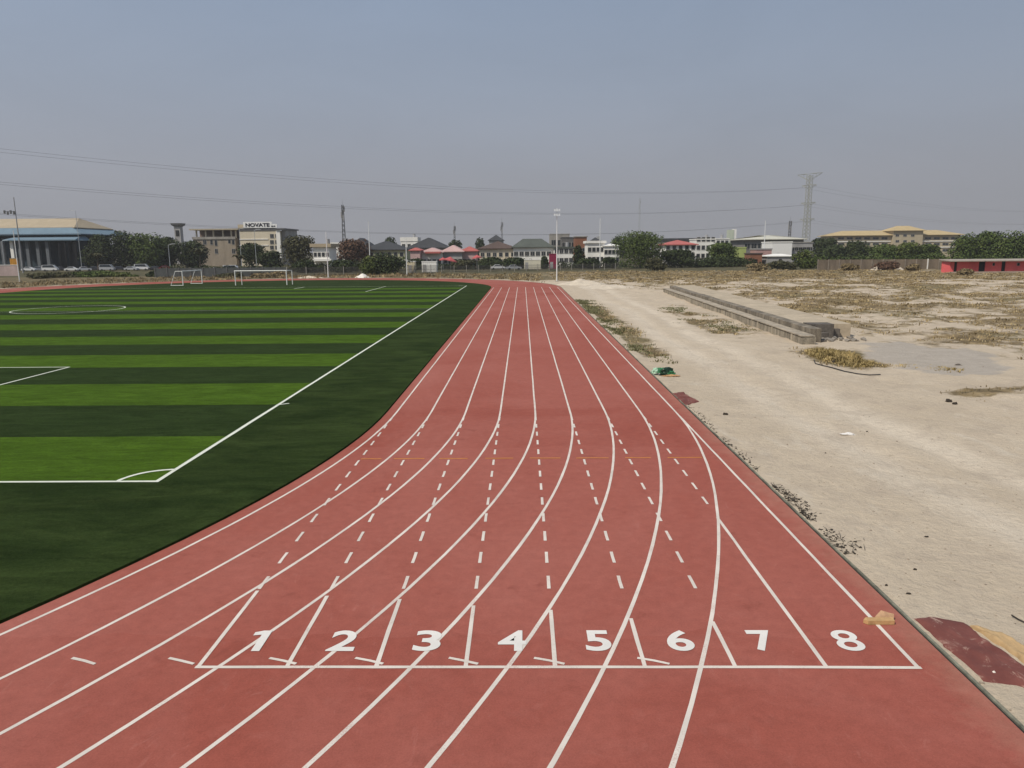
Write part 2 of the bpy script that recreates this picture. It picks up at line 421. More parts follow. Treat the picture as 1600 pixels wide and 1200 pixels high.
# kerb along the outer edge
mb = MB()
kp = [Vector((RT+.055, -14+i*(Y1+14)/120)) for i in range(121)]
vs = []
for p in kp:
    w = noise.noise(Vector((p.y*.4, 3, 0)))*.02
    for dx, z in ((-.012,-.1),(-.012,.006),(.022+w,.012+w*.3),(.032+w,.0),(.042+w,-.12)): vs.append((p.x+dx, p.y, z))
mb.add(vs, [(i*5+k, i*5+k+1, i*5+k+6, i*5+k+5) for i in range(120) for k in range(4)])
kerb = mb.build('kerb', mat('kerb concrete', (.17,.165,.125), .9, .75, 1.6)); kerb['kind'] = 'structure'
mb = MB(); vs = []  # dark strip in the track-kerb gap, its colour stands in for the shadow line
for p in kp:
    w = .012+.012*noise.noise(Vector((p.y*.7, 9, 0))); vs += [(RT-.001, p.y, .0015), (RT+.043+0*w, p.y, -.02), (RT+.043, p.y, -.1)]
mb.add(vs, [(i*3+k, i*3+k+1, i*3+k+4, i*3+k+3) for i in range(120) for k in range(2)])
gap_sh = mb.build('edge_gap_shade', mat('dark gap shade', (.03,.028,.026), .9, .3, 3)); gap_sh['kind'] = 'structure'
mb = MB(); vs = []
for i in range(61):
    an = math.pi*i/60
    for r_, z in ((RO-.03,-.1),(RO-.03,.012),(RO+.1,.02),(RO+.13,-.12)): vs.append((XC+r_*math.cos(an), Y1+r_*math.sin(an), z))
mb.add(vs, [(i*4+k, i*4+k+1, i*4+k+5, i*4+k+4) for i in range(60) for k in range(3)])
kb = mb.build('kerb', MC['kerb concrete']); kb['kind'] = 'structure'

# ---------------------------------------------------------------- turf
mb = MB(); ri = RAD-.36; tv = []
for P in RP: tv.append((*rp(P, ri), .045))
for P in RP: tv.append((*rp(P, ri+.012), -.06))
n = len(RP)
mb.add(tv, [tuple(range(n))]+[(i+n, (i+1) % n+n, (i+1) % n, i) for i in range(n)])
m, nt, ln, bs = nodes('striped artificial turf')
v = coord(nt); sx = nt.new('ShaderNodeSeparateXYZ'); ln.new(v, sx.inputs[0])
GY0, GY1, TX0, TX1 = 17.24, 118.9, -83.2, -9.05
edge = math_(nt, ln, 'MULTIPLY', math_(nt, ln, 'SUBTRACT', nz(nt, ln, v, 8, 3), .5), .10)
yy = math_(nt, ln, 'ADD', sx.outputs[1], edge)
st = math_(nt, ln, 'FRACT', math_(nt, ln, 'DIVIDE', math_(nt, ln, 'SUBTRACT', yy, GY0), 9.18))
stripe = math_(nt, ln, 'LESS_THAN', st, .49)
inside = math_(nt, ln, 'MULTIPLY', math_(nt, ln, 'MULTIPLY', math_(nt, ln, 'GREATER_THAN', sx.outputs[1], GY0), math_(nt, ln, 'LESS_THAN', sx.outputs[1], GY1)),
               math_(nt, ln, 'MULTIPLY', math_(nt, ln, 'GREATER_THAN', sx.outputs[0], TX0), math_(nt, ln, 'LESS_THAN', sx.outputs[0], TX1)))
n1 = ramp(nt, ln, nz(nt, ln, v, .30, 6, .65, .8, (1,1.8,1)), .38, .64)
n2 = ramp(nt, ln, nz(nt, ln, v, 2.6, 6, .7, .5, (.5,1.6,1)), .35, .7)
br = mix(nt, ln, n1, (.056,.108,.010), (.071,.132,.013))
dk = mix(nt, ln, n1, (.021,.037,.011), (.028,.047,.014))
tf = mix(nt, ln, stripe, dk, br)
rim = mix(nt, ln, n1, (.017,.030,.0085), (.036,.055,.016))
tf = mix(nt, ln, inside, rim, tf)
tf = mix(nt, ln, math_(nt, ln, 'MULTIPLY', n2, .35), tf, (.020,.034,.009))
seam = math_(nt, ln, 'ABSOLUTE', math_(nt, ln, 'SUBTRACT', math_(nt, ln, 'FRACT', math_(nt, ln, 'DIVIDE', math_(nt, ln, 'SUBTRACT', yy, GY0-2.295), 4.59)), .5))
tf = mix(nt, ln, ramp(nt, ln, seam, .0, .008, .5, 0), tf, (.012,.02,.006))
fleck = ramp(nt, ln, nz(nt, ln, v, 7, 8, .85), .58, .72, 0, .4)
tf = mix(nt, ln, fleck, tf, (.080,.095,.032))
blade = nt.new('ShaderNodeHueSaturation'); ln.new(tf, blade.inputs['Color'])
ln.new(math_(nt, ln, 'ADD', ramp(nt, ln, nz(nt, ln, v, 15, 6, .9), .36, .64, .30, .78), ramp(nt, ln, nz(nt, ln, v, 1.1, 7, .75, 1.5, (.45,1.5,1)), .36, .66, .22, .72)), blade.inputs['Value'])
tf = blade.outputs[0]
gr = nz(nt, ln, v, 26, 5, .8)
tf = mix(nt, ln, ramp(nt, ln, gr, .5, .75, 0, .45), tf, (.055,.075,.022))
ln.new(tf, bs.inputs['Base Color']); bs.inputs['Roughness'].default_value = .95; bs.inputs['Specular IOR Level'].default_value = .02
bump(nt, ln, bs, math_(nt, ln, 'ADD', nz(nt, ln, v, 40, 4, .8), math_(nt, ln, 'MULTIPLY', nz(nt, ln, v, 3, 4), .6)), .7, .03)
turf = mb.build('football_pitch', m); turf['kind'] = 'structure'
M_PL = mat('pitch paint', (.66,.68,.58), .85, .12, 4)
CX = -46.2
def pline(name, pts, w, z):
    mb = MB(); strip(mb, [Vector(p) for p in pts], w, z, len(pts)); return mb.build(name, M_PL, turf)
def seg(a_, b_, n=30): return [Vector(a_).lerp(Vector(b_), i/n) for i in range(n+1)]
pline('touchline', seg((TX1, GY0-.05), (TX1, GY1), 80), .12, .050)
pline('touchline', seg((TX0, GY0-.05), (TX0, GY1), 80), .12, .050)
pline('goal_line', seg((TX0, GY0), (TX1+.06, GY0), 80), .11, .0525)
pline('goal_line', seg((TX0, GY1), (TX1+.06, GY1), 80), .10, .0525)
pline('halfway_line', seg((TX0, 71.5), (TX1, 71.5), 80), .055, .0525)
pline('corner_arc', [(TX1+.98*math.cos(R(a_)), GY0+.98*math.sin(R(a_))) for a_ in range(90, 181, 6)], .11, .055)
pline('corner_arc', [(TX1+1.25*math.cos(R(a_)), GY1+1.25*math.sin(R(a_))) for a_ in range(180, 271, 6)], .11, .055)
pline('penalty_area_line', [Vector((-22.6, GY0))]+seg((-22.6, GY0), (-22.6, 35.8), 20)[1:], .11, .055)
pline('penalty_area_line', seg((-69.6, 35.75), (-22.55, 35.75), 50), .11, .0575)
pline('penalty_area_line', seg((-22.1, 103.5), (-22.1, GY1), 20), .14, .055)
pline('goal_area_line', seg((-35.2, 113.2), (-35.2, GY1), 10), .16, .055)
pline('centre_circle', [(CX+5.0*math.cos(2*math.pi*i/72), 74.3+5.2*math.sin(2*math.pi*i/72)) for i in range(73)], .13, .055)
pline('sideline_tick', [gp(432,635)[:2], gp(452,632.5)[:2]], .1, .0575)

# ---------------------------------------------------------------- vegetation
LM = dict(dark=leafmat('dark green leaves', (.019,.030,.008), (.043,.056,.015)),
          mid=leafmat('mid green leaves', (.045,.070,.014), (.088,.115,.027)),
          light=leafmat('yellow green leaves', (.055,.080,.015), (.10,.115,.028)),
          olive=leafmat('olive leaves', (.050,.050,.022), (.085,.080,.035)),
          rust=leafmat('rusty brown leaves', (.085,.045,.028), (.13,.075,.045)),
          dry=leafmat('dry straw', (.30,.225,.115), (.43,.335,.185)),
          dryd=leafmat('brown weeds', (.145,.108,.053), (.25,.19,.10)))
M_BARK = mat('bark', (.10,.075,.055), .9, .3, 3)
def leaf_quads(mb, c, rad, n, s, rnd, zmin):
    for _ in range(n):
        while True:
            d = Vector((rnd.gauss(0,1), rnd.gauss(0,1), rnd.gauss(0,1)))
            if d.length > .01: break
        d.normalize(); q = d*(rnd.random()**.38)
        p = Vector((c.x+q.x*rad[0], c.y+q.y*rad[1], c.z+q.z*rad[2]))
        if p.z < zmin: p.z = zmin+rnd.random()*.6*s
        nrm = (d+Vector((rnd.gauss(0,.6), rnd.gauss(0,.6), rnd.gauss(.35,.6)))).normalized()
        t = nrm.orthogonal().normalized(); t.rotate(Matrix.Rotation(rnd.random()*6.28, 3, nrm)); u = nrm.cross(t)
        a_ = s*(.6+rnd.random()*.8); b_ = a_*(.5+rnd.random()*.4)
        mb.add([p-t*a_/2-u*b_*.3, p+u*-b_/2, p+t*a_/2, p+u*b_/2], [(0,1,2,3)])
def tree(name, label, cat, X, Y, H, W, kind, trunk=.2, lobes=9, n=1800, s=None, seed=0, group=None, depth=None, spread=.8):
    rnd = random.Random(seed*31+int(abs(X)*7)); z0 = ground_z(X, Y) if -140 < X < 140 and Y < 200 else 0
    root = thing(name, label, cat, (X, Y, z0), group)
    D = depth or W*.8; th = H*trunk; ch = H-th*.75
    s = s or max(.3, Y*.0024)
    n = int(n*2.0); s *= 1.15; W *= 1.15
    if name == 'shrub': W *= 1.25; H *= 1.12
    mb = MB()
    for i in range(lobes):
        an = rnd.random()*6.283; rr = (rnd.random()**.6)*.62*spread
        lz = rnd.random(); hz = th*.8+ch*(.14+.66*lz); shr = 1.05-.5*max(0, lz-.4)
        lr = (.26+.2*rnd.random())*(1.15 if i < 3 else 1)
        c = Vector((X+math.cos(an)*rr*W*.5*shr*1.25, Y+math.sin(an)*rr*D*.5*shr*1.25, z0+hz))
        top = z0+H-c.z; rz = min(top, ch*(.27+.2*rnd.random()))
        if i == 0: c = Vector((X+rnd.uniform(-.1,.1)*W, Y, z0+H-ch*.3)); rz = ch*.3
        if i == 1: c = Vector((X, Y, z0+th*.8+ch*.38)); lr = .52; rz = ch*.42
        leaf_quads(mb, c, (lr*W*.78, lr*D*.78, rz*1.08), n//lobes, s, rnd, z0+th*.4)
    mb.build('crown', LM[kind], root)
    tb = MB(); rr = max(.12, H*.022)
    tb.tube((X, Y, z0-.1), (X+.02*H, Y, z0+th+ch*.3), rr, rr*.55, 7)
    for i in range(4):
        an = i*1.6+rnd.random(); tb.tube((X+.015*H, Y, z0+th*.8), (X+math.cos(an)*W*.25, Y+math.sin(an)*D*.25, z0+th+ch*.4), rr*.5, rr*.2, 5)
    tb.build('trunk', M_BARK, root); return root
def ptree(name, label, cat, px0, px1, pytop, Y, kind, **k):
    A = at(px0, 400, Y); B = at(px1, 400, Y); T = at((px0+px1)/2, pytop, Y)
    return tree(name, label, cat, (A.x+B.x)/2, Y, T.z, B.x-A.x, kind, **k)
def palm(label, px, pytop, Y, group, seed=1):
    rnd = random.Random(seed); T = at(px, pytop, Y); root = thing('palm_tree', label, 'palm tree', (T.x, Y, 0), group)
    h = T.z*.62; tb = MB(); tb.tube((T.x, Y, -.1), (T.x+.2, Y, h), .22, .15, 7); tb.build('trunk', M_BARK, root)
    mb = MB()
    for i in range(15):
        an = i*2*math.pi/15+rnd.random()*.3; L = T.z*(.38+.12*rnd.random()); up = T.z*(.32+.16*rnd.random())*rnd.choice((.55,1,1))
        pr = None
        for k in range(7):
            t = k/6; p = Vector((T.x+.2+math.cos(an)*L*t, Y+math.sin(an)*L*t, h+up*(t*1.9-1.5*t*t)))
            w = .34*math.sin(math.pi*min(1, t*.85+.12)); sd = Vector((-math.sin(an), math.cos(an), -.5))*w
            if pr: mb.add([pr[0]-pr[1], pr[0], p, p-sd], [(0,1,2,3)]); mb.add([pr[0], pr[0]+Vector((-pr[1].x,-pr[1].y,pr[1].z))*-1, p+Vector((sd.x,sd.y,-sd.z)), p], [(0,1,2,3)])
            pr = (p, sd)
    mb.build('frond', LM['olive'], root); return root

# ---- trees ------------------------------------------------------------
LM['verge'] = leafmat('grey green grass', (.13,.13,.06), (.20,.19,.095))
GL = 'big dark trees by the blue hall'
for q in ((132,182,366,262,'dark','low dark tree beside the blue hall, leftmost of its row'),
          (165,232,361,268,'dark','tall dark tree right of the blue hall, second of its row'),
          (205,262,364,258,'mid','greenish broad tree in the middle of the dark row'),
          (240,292,370,264,'dark','very dark round tree below the thin grey tower'),
          (278,322,376,262,'dark','dark tree hiding the left foot of the unfinished office wing')):
    ptree('broadleaf_tree', q[5], 'tree', q[0], q[1], q[2], q[3], q[4], n=2600, lobes=12, seed=q[0], group=GL, trunk=.12)
ptree('broadleaf_tree', 'dark tree in front of the office recess', 'tree', 372, 412, 380, 250, 'dark', n=1700, seed=5, trunk=.15)
ptree('broadleaf_tree', 'low dark tree before the cream office block', 'tree', 398, 440, 392, 245, 'dark', n=1500, seed=6, trunk=.1)
ptree('broadleaf_tree', 'tall loose olive tree at the right end of the office', 'tree', 440, 492, 368, 235, 'olive', n=2200, seed=8, lobes=11, trunk=.12)
ptree('broadleaf_tree', 'rusty brown tree below the telecom mast', 'tree', 520, 577, 374, 248, 'rust', n=2200, seed=9, lobes=11, trunk=.2)
ptree('shrub', 'big dark green shrub left of the carport', 'shrub', 562, 622, 398, 185, 'dark', n=2200, seed=10, lobes=10, trunk=.03)
ptree('shrub', 'yellowish shrub beside the big dark one', 'shrub', 562, 588, 402, 183, 'light', n=800, seed=11, lobes=6, trunk=.03)
ptree('broadleaf_tree', 'massive round dark tree in the middle of the skyline', 'tree', 962, 1040, 361, 222, 'mid', n=5200, lobes=16, seed=12, trunk=.06, s=.4)
ptree('broadleaf_tree', 'lower dark tree joined to the massive round tree', 'tree', 1030, 1088, 390, 226, 'dark', n=2400, lobes=11, seed=13, trunk=.06)
ptree('shrub', 'small round shrub at the foot of the massive tree', 'shrub', 1010, 1036, 405, 200, 'olive', n=900, lobes=6, seed=14, trunk=.03)
ptree('broadleaf_tree', 'peaked dark tree left of the lime green wall', 'tree', 1102, 1152, 379, 238, 'mid', n=2400, lobes=11, seed=15, trunk=.08)
ptree('shrub', 'dark flat shrub under the peaked tree', 'shrub', 1095, 1170, 402, 232, 'dark', n=1500, lobes=9, seed=16, trunk=.03)
ptree('shrub', 'bright green shrub at the left end of the brown wall', 'shrub', 1244, 1276, 393, 205, 'light', n=1300, lobes=7, seed=17, trunk=.05)
GR = 'trees behind the brown wall'
for q in ((1268,1308,372,300,'dark','dark tree just right of the pylon foot'),
          (1282,1330,382,262,'dark','dull tree in front of the yellow block, leftmost of the row'),
          (1318,1366,376,250,'dark','blackish tree behind the brown wall, near the yellow block corner'),
          (1350,1412,382,235,'mid','green tree behind the middle of the brown wall'),
          (1395,1440,379,232,'light','brightest green tree behind the brown wall'),
          (1425,1472,382,236,'mid','green tree at the right end of the brown wall')):
    ptree('broadleaf_tree', q[5], 'tree', q[0], q[1], q[2], q[3], q[4], n=2300, lobes=10, seed=q[0], group=GR, trunk=.06)
for q in ((1486,1530,364,215,'mid','dark green tree left of the row behind the red building'),
          (1520,1562,362,220,'mid','second tree from the left behind the red building'),
          (1550,1600,361,212,'mid','tall tree behind the second doorway of the red building'),
          (1585,1640,363,216,'mid','tree cut by the right picture edge behind the red building')):
    ptree('broadleaf_tree', q[5], 'tree', q[0], q[1], q[2], q[3], q[4], n=2800, lobes=12, seed=q[0], group='trees behind the red building', trunk=.08)
for i, q in enumerate(((1366,1402,410,181,'rust','orange brown dry bush before the middle of the brown wall'),(1318,1340,413,182,'dryd','low brown bush before the left part of the brown wall'),(1418,1440,412,180,'dryd','low brown bush before the right part of the brown wall'),
        (1205,1240,409,196,'olive','olive bush mound below the white box building'),(1172,1204,412,190,'dryd','brown bush mound left of the olive one'),(1500,1520,421,150,'dryd','dry bush at the left doorway of the red building'))):
    ptree('shrub', q[5], 'shrub', q[0], q[1], q[2], q[3], q[4], n=700, lobes=6, seed=140+i, group='dry bushes at the edge of the waste ground', trunk=.03)
for i, (px, py, Y, lab) in enumerate(((310,384,230,'palm with arching fronds left of the small goal'),(372,396,222,'low palm in front of the office recess'),(388,404,215,'short palm behind the big goal'),
        (150,392,225,'palm among the dark trees near the parked cars'),(1095,402,235,'small palm between the two dark trees'))):
    palm(lab, px, py, Y, 'palms along the road', i+3)
for i, q in enumerate(((40,75,427,176,'olive','olive shrub at the left end of the verge'),(72,108,426,180,'olive','dull shrub right of the leaning mast'),(104,140,425,182,'mid','green shrub in the verge below the parked cars'),
        (132,170,424,184,'mid','longest green shrub of the verge'),(162,200,426,182,'light','yellow green shrub of the verge'),(228,250,424,180,'dark','dark shrub near the small goal'),
        (392,432,427,168,'dryd','brown weedy shrub seen through the big goal'),(425,452,425,170,'dryd','dry shrub behind the right goal post'),(345,378,427,170,'olive','olive shrub left of the big goal'))):
    ptree('shrub', q[5], 'shrub', q[0], q[1], q[2], q[3], q[4], n=900, lobes=7, seed=60+i, group='shrubs along the far verge', trunk=.03)
for i, q in enumerate(((846,858,401,228,'dark','dark shrub between the van and the maroon billboard'),(893,917,384,232,'dark','dark narrow tree under the brick upper storey'),(905,940,404,225,'dark','dark shrub below the white villa'),
        (742,790,402,236,'dark','dark hedge tree before the brown roofed house'),(786,822,402,232,'dark','dark hedge tree before the white terrace'),(700,745,406,226,'olive','olive hedge around the red parasols'),
        (640,668,404,232,'dark','dark hedge before the pink roofed houses'),(452,500,405,205,'dark','low dark hedge left of the white balcony house'),(505,560,406,205,'dark','low dark hedge below the rusty tree'),(940,966,402,228,'dark','dark hedge right of the white villa'))):
    ptree('broadleaf_tree', q[5], 'tree', q[0], q[1], q[2], q[3], q[4], n=1100, lobes=8, seed=80+i, group='hedge trees before the houses', trunk=.04)
for i, q in enumerate(((700,722,375,380,'dark','far dark crown left of the brown roof'),(742,760,372,400,'dark','far pointed crown left of the dark gable'),(922,942,371,390,'dark','far crown above the white villa'),
        (950,975,370,380,'dark','far crown left of the massive round tree'),(596,618,370,420,'dark','far crown above the wide dark roof'),(560,580,378,380,'dark','far crown beside the mast'))):
    ptree('broadleaf_tree', q[5], 'tree', q[0], q[1], q[2], q[3], q[4], n=700, lobes=7, seed=120+i, group='far crowns above the roofs', trunk=.08)

def hedge(label, px0, px1, Y, h, kind, seed):
    A = at(px0, 410, Y); B = at(px1, 410, Y); rnd = random.Random(seed); root = thing('hedge', label, 'hedge', ((A.x+B.x)/2, Y, 0), 'overgrown hedges along the road')
    mb = MB(); x = A.x
    while x < B.x:
        hh = h*(.55+.75*abs(noise.noise(Vector((x*.13, seed, 0))))+.3*rnd.random()); ww = 1.6+rnd.random()*1.6
        leaf_quads(mb, Vector((x, Y+rnd.uniform(-.8,.8), hh*.5)), (ww, 1.2, hh*.55), 90, .5, rnd, .1); x += 1.15
    mb.build('foliage', LM[kind], root)
for q in (('dark hedge behind the parked cars left of the small goal',95,262,284,3.4,'dark',1),('dark hedge behind the boundary wall of the goals',255,440,205,2.6,'dark',2),
          ('olive hedge right of the office up to the carport',440,606,212,2.6,'olive',3),('dark hedge behind the cabin and container',640,770,226,2.4,'dark',4),
          ('dark hedge in front of the white terrace',770,872,232,2.6,'dark',5),('dark hedge under the white villa',872,975,228,2.6,'dark',6),
          ('dark hedge between the massive tree and the peaked tree',1075,1175,236,2.4,'dark',7),('olive hedge in front of the low sheds right of the peaked tree',1168,1262,226,1.3,'olive',8),
          ('green hedge filling the row behind the brown wall',1285,1480,222,4.2,'mid',9),('dark hedge behind the roof of the red building',1476,1640,196,4.6,'mid',10)): hedge(*q)
# ---------------------------------------------------------------- buildings
W_ = lambda n_, c, v=.12: mat(n_, c, .85, v, .35, streak=True)
M_WHITE = W_('white render', (.80,.78,.73)); M_CREAM = W_('cream render', (.60,.53,.40)); M_GREYW = W_('grey render', (.34,.33,.32), .25)
M_CONC = mat('raw concrete', (.30,.28,.25), .9, .3, .6, streak=True); M_PINK = W_('pink roof sheet', (.50,.34,.32)); M_REDR = W_('red roof sheet', (.43,.125,.11))
M_ROOFD = W_('dark roof sheet', (.050,.052,.056), .2); M_ROOFB = W_('brown roof sheet', (.10,.07,.06), .2); M_ROOFG = W_('grey green roof sheet', (.085,.095,.08), .2)
M_TAN = W_('tan roof sheet', (.41,.335,.23)); M_BLUE = W_('light blue sheet', (.155,.225,.28)); M_TEAL = W_('dark teal cladding', (.03,.05,.065), .3)
M_GLASS = mat('dark glass', (.025,.03,.035), .15, .3, .4, spec=.5); M_FRAME = mat('window frame', (.30,.29,.27), .6, .1)
M_DARK = mat('dark opening', (.015,.015,.016), .9, .2); M_STEEL = mat('galvanised steel', (.42,.44,.45), .5, .12, 1, .3)
M_POLEW = mat('white painted steel', (.72,.73,.72), .5, .08, 1); M_POLED = mat('weathered dark steel', (.10,.10,.10), .6, .2, 1)
M_YELLOW = W_('ochre render', (.48,.36,.18)); M_BRICK = W_('brown brick', (.24,.105,.06)); M_LIME = W_('lime render', (.34,.40,.14))
M_RED = W_('red painted board', (.74,.135,.135), .2); M_MAR = W_('maroon panel', (.26,.02,.06)); M_CHAIN = mat('rusty mesh wire', (.085,.08,.075), .8, .2)
def window(root, x0, x1, z0, z1, y, pane=None, frame=None):
    mb = MB(); t = min(.14, (x1-x0)*.12)
    mb.box(x0-t, x1+t, y-.10, y-.002, z1, z1+t).box(x0-t, x1+t, y-.13, y-.002, z0-t, z0).box(x0-t, x0, y-.10, y-.002, z0, z1).box(x1, x1+t, y-.10, y-.002, z0, z1)
    if x1-x0 > 1.1: mb.box((x0+x1)/2-.05, (x0+x1)/2+.05, y-.09, y-.034, z0, z1)
    f = mb.build('window', frame or M_FRAME, root)
    MB().box(x0, x1, y-.03, y-.003, z0, z1).build('pane', pane or M_GLASS, f); return f
def pwin(root, px0, px1, py0, py1, Y, **k):
    A = at(px0, py1, Y); B = at(px1, py0, Y); return window(root, A.x, B.x, A.z, B.z, Y, **k)
def house(name, label, cat, px0, px1, Y, dep, pye, pyr, wall, roof, rows=(), ncol=4, ww=1.3, wh=1.3, ov=.6, group=None, flat=False, inset=None, parapet=0, door=True):
    A = at(px0, pye, Y); B = at(px1, pye, Y); x0, x1, ze = A.x, B.x, (A.z+B.z)/2
    zr = at((px0+px1)/2, pyr, Y+dep/2).z
    root = thing(name, label, cat, ((x0+x1)/2, Y+dep/2, 0), group)
    MB().box(x0, x1, Y, Y+dep, -.2, ze).build('wall', wall, root)
    if flat:
        mb = MB(); mb.box(x0-ov, x1+ov, Y-ov, Y+dep+ov, ze+.004, max(zr, ze+.35)); mb.build('roof', roof, root)
    else:
        mb = MB(); mb.hip(x0-ov, x1+ov, Y-ov, Y+dep+ov, ze+.26, max(zr, ze+.8), inset); mb.build('roof', roof, root)
    for zc in rows:
        for i in range(ncol):
            cx = x0+(x1-x0)*(i+.5)/ncol
            window(root, cx-ww/2, cx+ww/2, zc-wh/2, zc+wh/2, Y)
    if flat and dep >= 9 and Y < 345 and 'villa' in name:
        cx = x0+(x1-x0)*.72; z_ = max(zr, ze+.35)
        MB().tube((cx,Y+dep*.5,z_), (cx,Y+dep*.5,z_+1.5), .65, .6, 10).build('water_tank', mat('grey tank', (.30,.30,.30), .5), root)
    if door:
        cx = x0+(x1-x0)*(.5 if ncol % 2 == 0 else .5+.5/ncol)
        d = MB().box(cx-.5, cx+.5, Y-.06, Y-.002, 0, 2.1).build('door', M_DARK, root)
    return root

# blue hall at the far left ------------------------------------------------
Y = 268
root = thing('assembly_hall', 'big hall with tan hipped roof and light blue canopies at the far left', 'hall', (at(40,400,Y).x, Y+12, 0))
xa, xb = at(-70,400,Y).x, at(112,400,Y).x
zt = at(60,366,Y).z
MB().box(xa, xb, Y, Y+26, -.2, zt).build('wall', M_TEAL, root)
mb = MB(); r0 = at(101,341,Y+10); mb.hip(xa-2, at(120,357,Y).x, Y-1.5, Y+24, at(60,355.5,Y-1.5).z, r0.z, 5.5, .3); mb.build('roof', M_TAN, root)
mb = MB(); z0 = at(60,365,Y-5).z; z1 = at(60,356,Y-1.7).z
x0c, x1c = xa-3, at(139,364,Y).x
mb.add([(x0c,Y-5,z0-.1),(x1c,Y-5,z0-.1),(x1c-5,Y-1.7,z1),(x0c+5,Y-1.7,z1),(x1c,Y+28,z0-.1),(x1c-5,Y+24.2,z1)], [(0,1,2,3),(1,4,5,2)])
mb.box(x0c, x1c, Y-4.9, Y+27.9, z0-.45, z0-.12); mb.build('upper_canopy', M_BLUE, root)
mb = MB(); za, zb = at(60,376,Y-9).z, at(60,368.5,Y-6).z
q0, q1 = at(3,375,Y-9).x, at(118,375,Y-9).x
mb.add([(q0,Y-9,za),(q1,Y-9,za),(q1,Y-.01,za),(q0,Y-.01,za),(q0,Y-9,za+.35),(q1,Y-9,za+.35),(q1-2,Y-.01,zb+.4),(q0+2,Y-.01,zb+.4)], [(3,2,1,0),(4,5,6,7),(0,1,5,4),(1,2,6,5),(2,3,7,6),(3,0,4,7)]); mb.build('lower_canopy', M_BLUE, root)
for px in (5, 20, 32, 44, 60, 75):
    X = at(px,390,Y-7).x; MB().box(X-.55, X+.55, Y-7.5, Y-6.5, 0, za-.004).build('column', mat('grey column', (.12,.13,.14), .8, .2) if px != 20 else M_WHITE, root)
for px in (92, 108): X = at(px,390,Y-2).x; MB().box(X-1.4, X+1.4, Y-.25, Y-.003, 1, za-.6).build('window', M_GLASS, root)
# water tower ---------------------------------------------------------------
Y = 400; T = at(278,349,Y)
root = thing('water_tower', 'slim grey tower with a dark overhanging top above the dark trees', 'tower', (T.x, Y, 0))
w = at(285.5,360,Y).x-T.x
MB().box(T.x-w*.72, T.x+w*.72, Y-w*.7, Y+w*.7, -.2, at(278,354,Y).z-.004).build('shaft', M_GREYW, root)
z0, z1 = at(278,354,Y).z, at(278,349,Y).z
mb = MB(); mb.add([(T.x+sx_*k_*w, Y+sy_*k_*w, z) for z, k_ in ((z0,.75),(z0+(z1-z0)*.4,1.15),(z1,1.25)) for sx_, sy_ in ((-1,-1),(1,-1),(1,1),(-1,1))],
  [(3,2,1,0),(8,9,10,11)]+[(r_*4+i, r_*4+(i+1) % 4, r_*4+4+(i+1) % 4, r_*4+4+i) for r_ in (0,1) for i in range(4)]); mb.build('tank', M_POLED, root)
MB().box(T.x-.9, T.x+.9, Y-w*.7-.2, Y-w*.7-.003, z0-5, z0-2).build('window', M_DARK, root)
# office with rooftop sign ----------------------------------------------------
Y = 318
root = thing('office_building', 'half finished multi storey office with open top floor and rooftop name board', 'building', (at(372,400,Y).x, Y+9, 0))
xl, xm = at(304,400,Y).x, at(369.5,400,Y).x
z3 = at(336,372,Y).z; zr = at(336,359.5,Y).z
MB().box(xl, xm, Y, Y+16, -.2, z3).build('wall', mat('shaded beige plaster', (.30,.25,.19), .9, .25, .5, streak=True), root)  # left wing beige darkened to brown, its shade is put into the colour
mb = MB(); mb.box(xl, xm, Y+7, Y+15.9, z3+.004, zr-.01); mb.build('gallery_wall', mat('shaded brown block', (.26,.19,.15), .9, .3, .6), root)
MB().box(xl-.3, xm+.2, Y-.35, Y-.003, z3-.5, z3+.55).build('parapet', M_CONC, root)
for px in (306.5, 321, 333, 348, 361, 368):
    X = at(px,365,Y).x; MB().box(X-.28, X+.28, Y+.05, Y+.6, z3+.005, zr-.004).build('column', M_CREAM, root)
MB().box(at(298,359,Y).x, at(374,359,Y).x, Y-1.6, Y+17, zr, at(336,357.5,Y).z).build('roof', mat('tan slab', (.42,.36,.26), .9), root)
for px0, px1, py0, py1 in ((329,332,375,382),(336,339,375,384),(357,360,375,380),(363,366,375,382),(336.5,340,389,396),(363,367,389,396),(318,322,389,396),(318,322,375,382)):
    pwin(root, px0, px1, py0, py1, Y)
xr0, xr1 = at(381,400,Y).x, at(443,400,Y).x; zp = at(410,361,Y).z
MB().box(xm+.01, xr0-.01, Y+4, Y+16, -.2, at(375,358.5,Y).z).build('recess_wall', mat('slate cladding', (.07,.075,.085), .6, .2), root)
MB().box(at(363,352,Y).x, at(386,352,Y).x, Y+6, Y+15.8, at(375,357.2,Y).z, at(375,350,Y).z).build('stair_head', mat('tan slab', ()), root)
MB().box(xr0, xr1, Y-3, Y+16, -.2, zp).build('wall', M_CREAM, root)
MB().box(xr0-.1, at(434,358,Y).x, Y-3.2, Y-.4, zp+.004, at(410,356.6,Y).z).build('parapet', M_POLED, root)
MB().box(at(436.5,380,Y).x, xr1+.25, Y-3.6, Y-3.003, 3, at(440,359.5,Y).z).build('pier', M_WHITE, root)
MB().box(xr1+.26, at(448.5,380,Y).x, Y-1, Y+15, -.2, at(440,359.5,Y).z).build('end_wall', M_GREYW, root)
MB().box(at(434.5,358,Y).x, at(449.5,358,Y).x, Y-4.2, Y+15.5, at(440,359.3,Y).z, at(440,357,Y).z).build('roof_cap', M_POLED, root)
for px in (425, 433):
    for py in (369, 378.5, 387): pwin(root, px-2.4, px+2.4, py-3, py+2.6, Y-3)
for py in (374, 383.5): MB().box(xr0-.2, at(423,380,Y).x, Y-3.25, Y-3.003, at(400,py+.6,Y).z, at(400,py-.6,Y).z).build('ledge', M_WHITE, root)
